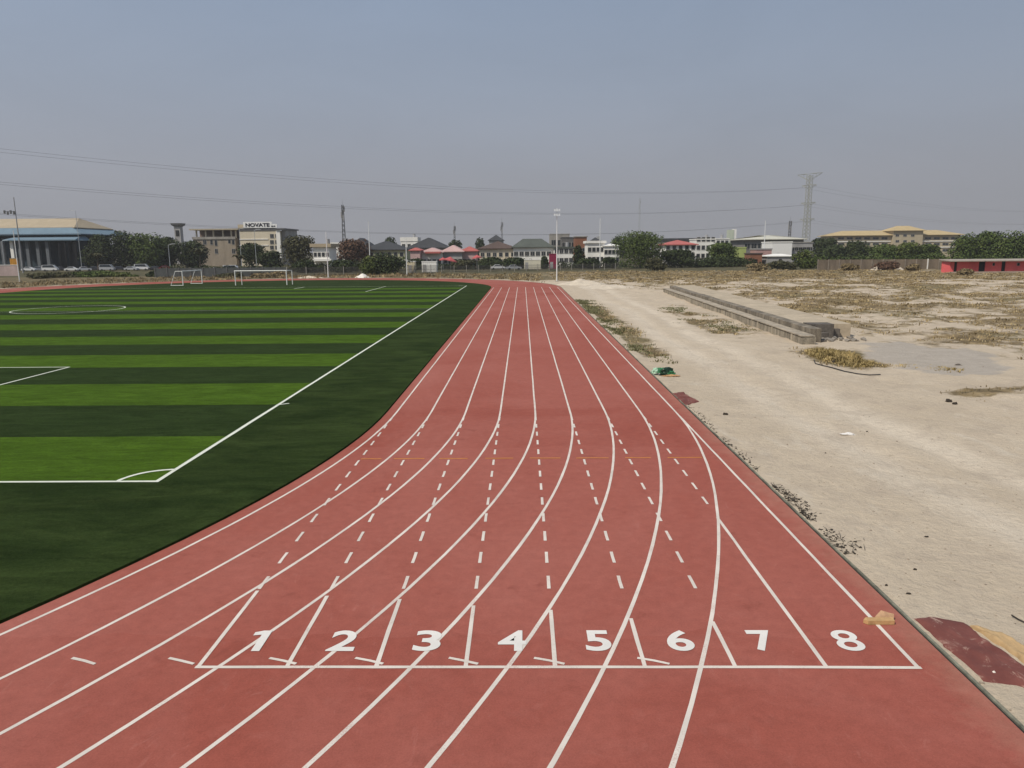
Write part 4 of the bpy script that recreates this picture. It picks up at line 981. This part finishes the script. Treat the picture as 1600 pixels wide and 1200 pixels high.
cont('white ribbed container left of the red parasols', 'shipping_container', 'container', 659, 682, 409, 416, 196, M_WHITE, group=CG)
cont('long white container behind the mesh fence', 'shipping_container', 'container', 819, 845, 406, 414, 218, W_('cream container', (.62,.58,.46)), group=CG)
cont('maroon panel box left of the tallest floodlight mast', 'billboard', 'billboard', 858, 870, 397, 411, 222, M_MAR, M_MAR, .5)
cont('small orange sign board in front of the blue hall', 'sign_board', 'sign', 15.5, 27, 404, 408.5, 230, mat('orange board', (.55,.26,.03), .6), M_TAN, .3)
Y = 214; A = at(608,407,Y); B = at(637,407,Y)
root = thing('carport', 'flat white carport roof on thin posts right of the big dark shrub', 'carport', ((A.x+B.x)/2, Y+2, 0))
MB().box(A.x, B.x, Y, Y+5, A.z-.12, A.z+.12).build('roof', M_WHITE, root)
for X in (A.x+.2, (A.x+B.x)/2, B.x-.2):
    for yy_ in (Y+.2, Y+4.8): MB().tube((X,yy_,0), (X,yy_,A.z-.125), .06, .06, 6).build('post', M_STEEL, root)
def parasol(label, px, pyt, Y, w, m_, tilt=.0):
    T = at(px, pyt, Y); root = thing('parasol', label, 'parasol', (T.x, Y, 0), 'red parasols before the houses')
    MB().tube((T.x,Y,0), (T.x,Y,T.z-.05), .05, .05, 6).build('pole', M_STEEL, root)
    mb = MB(); n_ = 8; rim = [(T.x+w/2*math.cos(i*math.pi/4), Y+w/2*math.sin(i*math.pi/4), T.z-w*.28+tilt*math.cos(i*math.pi/4)*w/2) for i in range(n_)]
    low = [(x,y,z-.25) for x,y,z in rim]
    mb.add([(T.x,Y,T.z)]+rim+low, [(0,1+i,1+(i+1) % n_) for i in range(n_)]+[(1+i,1+n_+i,1+n_+(i+1) % n_,1+(i+1) % n_) for i in range(n_)]); mb.build('canopy', m_, root)
M_PAR = mat('red canvas', (.46,.10,.10), .8, .1)
parasol('large tilted red parasol right of the white container', 704, 401, 205, 3.4, M_PAR, -.25)
parasol('smaller red parasol before the red sheet roof', 745, 398, 222, 2.8, M_PAR, .1)
parasol('small dull red parasol left of the large tilted one', 692, 402, 214, 2.2, M_PAR)

# ---------------------------------------------------------------- things on the sand
def heap(name, label, cat, X, Y, rx, ry, h, m_, seed=1, n1=40, z=None, rough=.25):
    mb = MB(); vs = []; NR = 14
    for k in range(NR+1):
        for i in range(n1):
            an = 2*math.pi*i/n1; q = k/NR; wob_ = 1+.22*noise.noise(Vector((math.cos(an)*1.4, math.sin(an)*1.4, seed)))
            x = X+math.cos(an)*rx*q*wob_; y = Y+math.sin(an)*ry*q*wob_
            hh_ = h*(1-q)**1.15*(1+rough*noise.fractal(Vector((x*2.2/max(.5, rx), y*2.2/max(.5, ry), seed)), 1, 2, 4))
            vs.append((x, y, (ground_z(x, y) if z is None else z)-.03*q+hh_+.0))
    mb.add(vs, [(k*n1+i, (k+1)*n1+i, (k+1)*n1+(i+1) % n1, k*n1+(i+1) % n1) for k in range(NR) for i in range(n1)])
    o = center(mb.build(name, m_, smooth=True)); return tag(o, label, cat)
M_WS = mat('white sand', (.57,.49,.385), .95, .22, 1.2)
heap('sand_heap', 'large pale sand heap at the far right corner of the track', 'sand heap', HEAP.x+.6, HEAP.y+1.5, 4.4, 3.2, .9, M_WS, 2, rough=.5)
heap('sand_heap', 'low pale sand bank in front of the large heap', 'sand heap', 12.5, 112, 5.0, 4.0, .4, M_WS, 5, rough=.6)
g = gp(565,434); heap('sand_heap', 'small white sand heap beyond the far bend', 'sand heap', g.x, g.y+1, 1.9, 1.6, 1.0, mat('bright white sand', (.74,.70,.63), .95, .1, 2), 3)
g = gp(480,434.5); heap('sand_heap', 'flat pale rubble heap left of the white sand heap', 'sand heap', g.x, g.y+1, 3.2, 1.4, .45, M_WS, 4)
for i, (px, py, s_) in enumerate(((1255,415,.9),(1290,418,.8),(1308,417,.7),(1322,419,.9))):
    g = gp(px, py); heap('sand_heap', ('widest of the pale rubble heaps','pointed pale rubble heap','small pale rubble heap','rounded pale rubble heap')[i]+' at the foot of the brown wall', 'rubble heap', g.x, min(g.y, 183), s_*2.2, 1.2, s_*1.1, M_WS, 20+i)
# stepped concrete terrace
M_TC = mat('stained terrace concrete', (.27,.235,.18), .95, .8, 1.6, streak=True)
M_TL = mat('terrace ledge concrete', (.36,.31,.24), .95, .5, 1.5)
P0, P1 = Vector((16.35,43.0)), Vector((18.5,97.5)); dv = (P1-P0).normalized(); pv = Vector((dv.y,-dv.x)); Lt = (P1-P0).length
root = thing('concrete_terrace', 'long low stepped concrete terrace with sand on top beside the sand road', 'terrace', ((P0.x+P1.x)/2, (P0.y+P1.y)/2, 0))
def bar(mb, s0, s1, a0, a1, z0, z1, nseg, jit=.03, seed=0):
    for i in range(nseg):
        t0 = s0+(s1-s0)*i/nseg; t1 = s0+(s1-s0)*(i+1)/nseg-.006; j = noise.noise(Vector((i*.9, seed, 0)))*jit; j2 = noise.noise(Vector((i*1.3, seed+4, 0)))*jit
        c4 = [P0+dv*t0+pv*(a0+j), P0+dv*t1+pv*(a0+j), P0+dv*t1+pv*(a1+j), P0+dv*t0+pv*(a1+j)]
        mb.add([(q.x,q.y,z0) for q in c4]+[(q.x,q.y,z1+j2) for q in c4], [(0,1,2,3),(7,6,5,4),(4,5,1,0),(5,6,2,1),(6,7,3,2),(7,4,0,3)])
mb = MB(); bar(mb, 0, Lt, 0, .78, -.3, .42, 9, .05, 1); mb.build('lower_step', M_TC, root)
mb = MB(); bar(mb, .0, Lt, -.06, .74, .46, .52, 8, .04, 2); mb.build('step_ledge', M_TL, root)
rb = random.Random(5)
for i in range(15):
    t = .12+(i+.8*rb.random())*(Lt-.5)/15; wb = rb.uniform(.06,.16); q = P0+dv*t; mb = MB(); c4 = [q+dv*a_-pv*b_ for a_, b_ in ((-wb,.03),(wb,.03),(wb,-.02),(-wb,-.02))]
    mb.add([(w_.x,w_.y,-.2) for w_ in c4]+[(w_.x,w_.y,.455) for w_ in c4], [(0,1,2,3),(7,6,5,4),(4,5,1,0),(5,6,2,1),(6,7,3,2),(7,4,0,3)])
    mb.build('buttress', mat('pale terrace concrete', (.36,.31,.235), .95, .4, 2, streak=True), root)
mb = MB(); bar(mb, 1.2, Lt, .80, 1.5, -.3, .80, 9, .05, 3); mb.build('upper_step', mat('blackened terrace concrete', (.20,.17,.13), .95, .85, 2.2, streak=True), root)
mb = MB(); bar(mb, 4.2, Lt+2, 1.52, 4.4, -.3, .79, 8, .03, 5); mb.build('sand_top', mat('sand covered slab', (.44,.365,.265), .95, .25, .8), root)
# dark concrete end block with broken corner
E0 = gp(1268,531); mb = MB(); 
for (x0, x1, y0, y1, z1) in ((.1,1.6,1.0,2.2,.86),(.2,1.5,2.22,2.9,.76),(1.75,2.2,1.5,2.4,.5),(.4,1.1,.45,.98,.36)):
    mb.box(E0.x+.15+x0, E0.x+.15+x1, E0.y+y0, E0.y+y1, -.3, z1, R(random.uniform(-3,3)))
mb.build('end_block', mat('dark weathered concrete', (.12,.105,.09), .95, .6, 1.8), root)
rk = MB(); rnd = random.Random(3)
def rock(mb, c, s, rnd):
    bm = bmesh.new(); bmesh.ops.create_icosphere(bm, subdivisions=1, radius=1)
    k = Vector((rnd.uniform(.7,1.3), rnd.uniform(.7,1.2), rnd.uniform(.45,.8)))
    vs = [Vector((q.co.x*k.x, q.co.y*k.y, q.co.z*k.z))*s*rnd.uniform(.75,1.2)+c for q in bm.verts]; fs = [tuple(w.index for w in f.verts) for f in bm.faces]; bm.free(); mb.add(vs, fs)
for i in range(30):
    x = E0.x+rnd.uniform(.2,3.4); y = E0.y+rnd.uniform(-.9,2.0); rock(rk, Vector((x, y, ground_z(x,y)+.05)), rnd.uniform(.06,.26), rnd)
o = rk.build('rubble', mat('rubble concrete', (.22,.195,.165), .95, .5, 2)); center(o); tag(o, 'broken concrete rubble around the near end of the terrace', 'rubble', kind='stuff')
# plank on the track
c = gp(1373,973); root = thing('wooden_plank', 'short orange wooden plank with splintered flap lying across the lane 8 line', 'plank', (c.x, c.y, 0))
M_WD = mat('raw timber', (.50,.31,.14), .7, .25, 9)
mb = MB(); zt = .07; 
mb.add([(c.x-.24,c.y-.015,.006),(c.x-.19,c.y-.07,.006),(c.x+.2,c.y-.07,.006),(c.x+.22,c.y+.03,.006),(c.x-.18,c.y+.04,.006),
        (c.x-.24,c.y-.015,zt-.01),(c.x-.19,c.y-.07,zt),(c.x+.2,c.y-.07,zt),(c.x+.22,c.y+.03,zt),(c.x-.18,c.y+.04,zt)], [(4,3,2,1,0),(5,6,7,8,9)]+[(i,(i+1) % 5,(i+1) % 5+5,i+5) for i in range(5)]); mb.build('board', M_WD, root)
mb = MB(); mb.add([(c.x-.02,c.y+.045,.01),(c.x+.25,c.y+.045,.01),(c.x+.27,c.y+.10,.09),(c.x+.1,c.y+.16,.12),(c.x-.02,c.y+.08,.06),(c.x+.22,c.y+.13,.01)], [(0,1,2,4),(4,2,3),(1,5,2),(5,3,2)]); mb.build('splinter', mat('torn timber', (.46,.28,.16), .8, .3, 9), root)
# red rubber sheet with ochre sand strip
def flat_sheet(name, label, cat, px, m_, z0, amp, seed, n_=16, taper=False):
    P = [gp(*q) for q in px]; C = sum(P, Vector())/len(P); mb = MB(); vs = []; NR = 9; M_ = []
    for i in range(len(P)):
        A, B = P[i], P[(i+1) % len(P)]
        for k in range(n_): 
            q = A.lerp(B, k/n_); q = q+Vector((noise.noise(Vector((q.x*5,q.y*5,seed))), noise.noise(Vector((q.x*5,q.y*5,seed+7))), 0))*.05; M_.append(q)
    for k in range(NR+1):
        for q in M_:
            t = k/NR; p = C.lerp(q, t); gz_ = ground_z(p.x, p.y)
            lift = (z0+amp*(noise.fractal(Vector((p.x*3,p.y*3,seed)), 1, 2, 4)+.4))*(min(1, (1-t)*4)+.0)
            vs.append((p.x, p.y, gz_+.012+max(0, lift)-(.05 if k == NR else 0)))
    n2_ = len(M_); mb.add(vs, [(k*n2_+i, (k+1)*n2_+i, (k+1)*n2_+(i+1) % n2_, k*n2_+(i+1) % n2_) for k in range(NR) for i in range(n2_)])
    return tag(center(mb.build(name, m_, smooth=True)), label, cat)
m, nt, ln, bs = nodes('red rubber spill'); v = coord(nt)
cc = mix(nt, ln, ramp(nt, ln, nz(nt, ln, v, 2.5, 5, .6), .35, .65), (.14,.038,.029), (.19,.060,.046))
cc = mix(nt, ln, ramp(nt, ln, nz(nt, ln, v, 3.2, 6, .75, .8), .56, .68), cc, (.42,.27,.21))
cc = mix(nt, ln, ramp(nt, ln, nz(nt, ln, v, 14, 4, .7), .62, .75, 0, .5), cc, (.20,.07,.05))
ln.new(cc, bs.inputs['Base Color']); bs.inputs['Roughness'].default_value = .85; bump(nt, ln, bs, nz(nt, ln, v, 25, 5, .7), .5, .02)
M_RS = m
flat_sheet('rubber_sheet', 'dark red rubber sheet with pale stains beside the track edge', 'rubber sheet', ((1421,960),(1446,957),(1503,966),(1540,995),(1602,1037),(1640,1062),(1640,1082),(1600,1073),(1537,1064)), M_RS, .02, .03, 2)
flat_sheet('sand_strip', 'ochre sand strip along the dark red rubber sheet', 'sand', ((1512,974),(1555,984),(1600,1008),(1650,1036),(1660,1062),(1606,1034),(1545,994)), mat('ochre sand', (.44,.30,.155), .95, .2, 4), .05, .05, 4)
g = gp(1553,1050); heap('paint_lump', 'white lump of dried paint on the dark red sheet', 'paint lump', g.x, g.y, .10, .07, .05, mat('dried paint', (.72,.66,.58), .6, .1, 10), 6, 18)
flat_sheet('rubber_scrap', 'dark red scrap of rubber granules at the track edge near the green bundle', 'rubber scrap', ((1047,613),(1066,611),(1078,619),(1094,627),(1086,629),(1070,633),(1060,625)), M_RS, .03, .05, 9)
# green bundle
g = gp(1030,585); gz_ = ground_z(g.x, g.y)
root = thing('plastic_bundle', 'crumpled green and black plastic bundle on the sand at the track edge', 'bundle', (g.x+.25, g.y, gz_))
def crumple(name, c, rx, ry, rz, m_, seed, parent):
    bm = bmesh.new(); bmesh.ops.create_icosphere(bm, subdivisions=4, radius=1)
    vs = []
    for q in bm.verts:
        d = 1+.45*noise.fractal(q.co*1.7+Vector((seed,0,0)), 1, 2, 4); p = Vector((q.co.x*rx, q.co.y*ry, max(-.35, q.co.z)*rz))*d+c; vs.append(p)
    fs = [tuple(w.index for w in f.verts) for f in bm.faces]; bm.free(); mb = MB(); mb.add(vs, fs); return mb.build(name, m_, parent)
crumple('sacking', Vector((g.x+.28, g.y, gz_+.13)), .38, .25, .2, mat('dark green plastic', (.012,.035,.018), .35, .5, 6), 3, root)
crumple('sacking', Vector((g.x+.1, g.y+.08, gz_+.16)), .2, .18, .16, mat('green plastic', (.04,.18,.075), .4, .5, 7), 5, root)
crumple('sacking', Vector((g.x-.15, g.y+.12, gz_+.14)), .16, .14, .17, mat('pale green plastic', (.36,.55,.40), .4, .4, 9), 8, root)
crumple('sacking', Vector((g.x+.45, g.y-.1, gz_+.1)), .26, .14, .12, mat('green plastic', ()), 12, root)
crumple('flap', Vector((g.x+.45, g.y-.3, gz_+.02)), .36, .12, .05, mat('tan cloth', (.50,.30,.15), .8, .2, 6), 15, root)
# hose, litter
pts = []
for px, py in ((1272,562),(1274,567),(1284,570),(1300,573),(1320,578),(1340,582),(1358,584),(1376,584.5)):
    q = gp(px, py); q.z = ground_z(q.x, q.y)+.03; pts.append(q)
o = center(MB().path(pts, .025, 6).build('hose', mat('black hose', (.03,.03,.03), .6))); tag(o, 'thin black hose curving over the sand below the dry grass clump', 'hose')
def litter(name, label, cat, px, py, rx, ry, rz, m_, seed):
    q = gp(px, py); z = ground_z(q.x, q.y); o = crumple(name, Vector((q.x, q.y, z+rz*.3)), rx, ry, rz, m_, seed, None); center(o); return tag(o, label, cat)
M_CLOD = mat('dark clod', (.045,.036,.028), .9, .3, 5); M_LIT = mat('white litter', (.75,.72,.68), .6, .08, 5)
litter('plastic_bag', 'white scrap of plastic lying on the sand road', 'litter', 1325, 675, .20, .07, .05, M_LIT, 31)
litter('soil_clod', 'larger of two dark clods on the open sand', 'clod', 1482, 626, .10, .08, .08, M_CLOD, 32)
litter('soil_clod', 'smaller of two dark clods on the open sand', 'clod', 1492, 630, .08, .06, .06, M_CLOD, 33)
litter('soil_clod', 'lone dark clod by the near end of the gravel', 'clod', 1497, 570, .16, .09, .06, mat('grey clod', (.14,.12,.10), .9, .3, 5), 34)
litter('soil_clod', 'dark clod on the sand right of the red scrap', 'clod', 1134, 646, .09, .06, .05, M_CLOD, 35)
litter('stone', 'dark stone on the hose below the dry grass clump', 'stone', 1302, 564, .10, .10, .12, M_CLOD, 36)
litter('plastic_scrap', 'white plastic scrap lying on the dark turf border', 'litter', 452, 735, .07, .05, .07, M_LIT, 37)
for i, (px, py) in enumerate(((1290,706),(1355,671),(1420,925),(1385,912),(1430,887),(1448,835))): 
    litter('pebble', ('dark pebble near the white plastic scrap, on its near side','dark pebble right beside the white plastic scrap','dark pebble close to the red sheet','dark pebble by the kerb above the plank','dark pebble on the sand above the red sheet','dark pebble alone on the near sand')[i], 'pebble', px, py, .022+.008*(i % 3), .02, .02, M_CLOD, 50+i)
# stick near the right edge
q = gp(1592,965); o = center(MB().path([(q.x-.03,q.y+.12,ground_z(q.x,q.y)+.03),(q.x,q.y,ground_z(q.x,q.y)+.02),(q.x+.05,q.y-.13,ground_z(q.x,q.y)+.02)], .012, 5).build('stick', M_CLOD)); tag(o, 'short dark stick on the sand above the ochre strip', 'stick')

# ---------------------------------------------------------------- dry grass, weeds, dirt (uncountable)
def tufts(name, label, cat, spots, m_, blades=(6,10)):
    mb = MB(); rnd = random.Random(len(spots))
    for (x, y, h, w) in spots:
        z = ground_z(x, y)-.02
        for _ in range(rnd.randint(*blades)):
            an = rnd.random()*6.283; r0 = rnd.random()*w; bx, by = x+math.cos(an)*r0, y+math.sin(an)*r0
            le = h*(.5+rnd.random()*.7); lean = rnd.random()*1.1*le; a2 = an+rnd.gauss(0,.8); bw = .010+.008*rnd.random()+y*.00042
            tx, ty = bx+math.cos(a2)*lean, by+math.sin(a2)*lean; px_, py_ = -math.sin(a2)*bw, math.cos(a2)*bw
            mb.add([(bx-px_,by-py_,z),(bx+px_,by+py_,z),((bx+tx)/2+px_*.7,(by+ty)/2+py_*.7,z+le*.62),(tx,ty,z+le),((bx+tx)/2-px_*.7,(by+ty)/2-py_*.7,z+le*.62)], [(0,1,2,3,4)])
    o = mb.build(name, m_); return tag(o, label, cat, kind='stuff')
rnd = random.Random(11); S1, S2, S3 = [], [], []
tries = 0
while len(S1)+len(S2) < 17000 and tries < 700000:
    tries += 1
    y = 22+168*rnd.random()**.75; x = 6+(y*.78+16)*rnd.random()
    if x > 135 or off_track(x, y) < .25: continue
    if y > 155 and x > 94: continue
    tp = Vector((x,y))-P0; sd = tp.dot(pv); sl = tp.dot(dv)
    if -.3 < sd < 4.8 and -1 < sl < Lt+2: continue
    if abs(x-gc.x) < 7 and abs(y-gc.y) < 9 and in_poly(x, y) > -.1: continue
    s = scrub_at(x, y)
    if rnd.random() > max(0, s-.28)*1.5: continue
    h = (.07+.15*rnd.random()**1.5)*(1+.35*(y > 120)); w = .3+.55*rnd.random()
    if fbm(x, y, 3, 40) > .18: S2.append((x, y, h*.8, w))
    else: S1.append((x, y, h, w))
for _ in range(1500):
    an = rnd.random()*math.pi; r_ = RO+1.5+rnd.random()*26; x = XC+math.cos(an)*r_; y = Y1+math.sin(an)*r_
    if x > 4 or y < 60 or y > 192: continue
    (S1 if rnd.random() < .5 else S2).append((x, y, .25+.35*rnd.random(), .4+.4*rnd.random()))
g = gp(1312,557); C1 = []
for _ in range(800):
    a_ = rnd.random()*6.283; r_ = rnd.random()**.55; x, y = g.x+math.cos(a_)*r_*1.35-.1, g.y+math.sin(a_)*r_*2.6
    if fbm(x, y, 1.3, 61) < -.28: continue
    C1.append((x, y, (.32*(1-r_)**.7+.05)*(.6+.8*rnd.random()), .16))
for _ in range(260):
    t = rnd.random(); C1.append((g.x+.9+t*2.4+rnd.gauss(0,.25), g.y-1.2-t*2.9+rnd.gauss(0,.45), .04+.1*rnd.random(), .2))
tufts('dry_grass', 'straw coloured dry grass scattered over the waste ground', 'dry grass', S1, LM['dry'])
tufts('weeds', 'brownish weeds scattered over the waste ground', 'weeds', S2, LM['dryd'])
tufts('dry_grass', 'yellow brown grass clump below the end of the terrace', 'dry grass', C1, leafmat('clump straw', (.27,.205,.085), (.44,.34,.16)), (6,10))
G1 = []
for _ in range(900):
    y = 36+48*rnd.random(); x = RT+.25+abs(rnd.gauss(0,.75))
    if fbm(x, y, 4, 41) > -.1: G1.append((x, y, .05+.13*rnd.random(), .35))
for _ in range(420):
    y = 50+22*rnd.random(); x = 14.6+rnd.gauss(0,.9)
    if fbm(x, y, 4, 42) > .0: G1.append((x, y, .04+.1*rnd.random(), .4))
tufts('verge_grass', 'grey green grass growing along the track edge and before the terrace', 'grass', G1, LM['verge'])
mb = MB(); rnd = random.Random(77)
for _ in range(2600):
    y = 7.5+34*rnd.random()**1.3; x = RT+.15+(y*.78+1)*rnd.random()**1.1
    if fbm(x, y, 2.5, 71) < -.15: continue
    rock(mb, Vector((x, y, ground_z(x, y)+.003)), .006+.022*rnd.random()**3, rnd)
o = mb.build('gravel', mat('loose stones', (.30,.245,.19), .95, .45, 1.2)); tag(o, 'small loose stones and crumbs scattered over the near sand', 'gravel', kind='stuff')
# blackish dead weeds and dirt at the kerb
mb = MB(); rnd = random.Random(21)
for (y0, y1, n_, sp) in ((14.6,17.0,230,.17),(12.9,14.2,100,.28),(18.2,21.5,70,.1),(22,27,60,.12)):
    for _ in range(n_):
        y = rnd.uniform(y0, y1); x = RT+.16+abs(rnd.gauss(0, sp))*(1-.5*abs((y-(y0+y1)/2)/(y1-y0)*2)); z = ground_z(x, y)
        if rnd.random() < .62: rock(mb, Vector((x, y, z+.005)), rnd.uniform(.008,.035), rnd)
        else:
            an = rnd.random()*6.28; L_ = rnd.uniform(.05,.2); p = Vector((x,y,z+.012)); q = p+Vector((math.cos(an)*L_, math.sin(an)*L_, rnd.uniform(0,.07))); mb.tube(p, q, .006, .004, 3)
o = mb.build('dead_weeds', mat('black dead weed', (.045,.037,.028), .9, .4, 8)); tag(o, 'blackish dead weeds and dirt lying along the kerb', 'dead weeds', kind='stuff')

# ---------------------------------------------------------------- air, light, sky
HZ = dict(dens=.00024, col=(.74,.74,.76), size=2600)
m = bpy.data.materials.new('haze air'); m.use_nodes = True; nt = m.node_tree.nodes; ln = m.node_tree.links
nt.remove(nt['Principled BSDF']); pv_ = nt.new('ShaderNodeVolumePrincipled'); pv_.inputs['Density'].default_value = HZ['dens']; pv_.inputs['Color'].default_value = (*HZ['col'], 1)
ln.new(pv_.outputs[0], nt['Material Output'].inputs['Volume'])
s_ = HZ['size']; hz = MB().box(-s_, s_, -s_, s_, -1.5, 64).build('haze', m); hz['kind'] = 'stuff'; hz['label'] = 'thin dusty haze filling the air'

SUN_EL, SUN_AZ = R(50), R(230)      # azimuth clockwise from +Y
sd = Vector((math.sin(SUN_AZ)*math.cos(SUN_EL), math.cos(SUN_AZ)*math.cos(SUN_EL), math.sin(SUN_EL)))
sl = bpy.data.lights.new('sun', 'SUN'); sl.energy = 3.4; sl.angle = R(1.5); sl.color = (1,.93,.82)
so = bpy.data.objects.new('sun', sl); COL.objects.link(so); so.rotation_euler = sd.to_track_quat('Z','Y').to_euler(); so.location = (-60,-40,90)
w = bpy.data.worlds.new('World'); SC.world = w; w.use_nodes = True; nt = w.node_tree.nodes; ln = w.node_tree.links
bg = nt['Background']
sky = nt.new('ShaderNodeTexSky'); sky.sky_type = 'NISHITA'; sky.sun_disc = False; sky.sun_elevation = SUN_EL; sky.sun_rotation = SUN_AZ; sky.dust_density = 6; sky.air_density = 1.2
tc = nt.new('ShaderNodeTexCoord'); sp = nt.new('ShaderNodeSeparateXYZ'); ln.new(tc.outputs['Generated'], sp.inputs[0])
cr = nt.new('ShaderNodeValToRGB'); ln.new(sp.outputs[2], cr.inputs[0])
e = cr.color_ramp.elements; e[0].position = 0.; e[0].color = (.328,.332,.357,1); e[1].position = .34; e[1].color = (.268,.340,.462,1)
for pos, col in ((.09,(.334,.348,.396,1)),(.20,(.308,.354,.440,1))): q = e.new(pos); q.color = col
SKYK = .09
mx = nt.new('ShaderNodeMix'); mx.data_type = 'RGBA'; mx.inputs[0].default_value = .12
sc_ = nt.new('ShaderNodeMix'); sc_.data_type = 'RGBA'; sc_.blend_type = 'MULTIPLY'; sc_.inputs[0].default_value = 1; ln.new(cr.outputs[0], sc_.inputs[6]); gx = ramp(nt, ln, sp.outputs[0], -.7, .7, 1.09/SKYK, .97/SKYK); wn = nz(nt, ln, tc.outputs['Generated'], 3.2, 5, .55, .6, (1,1,3)); ln.new(math_(nt, ln, 'MULTIPLY', gx, ramp(nt, ln, wn, .3, .7, .965, 1.035)), sc_.inputs[7])
ln.new(sc_.outputs[2], mx.inputs[6]); ln.new(sky.outputs[0], mx.inputs[7]); ln.new(mx.outputs[2], bg.inputs[0]); bg.inputs[1].default_value = SKYK
SC.view_settings.view_transform = 'Standard'; SC.view_settings.look = 'None'; SC.view_settings.exposure = 0; SC.view_settings.gamma = 1
SC.cycles.max_bounces = 4; SC.cycles.diffuse_bounces = 2; SC.cycles.glossy_bounces = 1; SC.cycles.transmission_bounces = 1; SC.cycles.volume_bounces = 0
SC.cycles.caustics_reflective = False; SC.cycles.caustics_refractive = False; SC.cycles.use_denoising = True
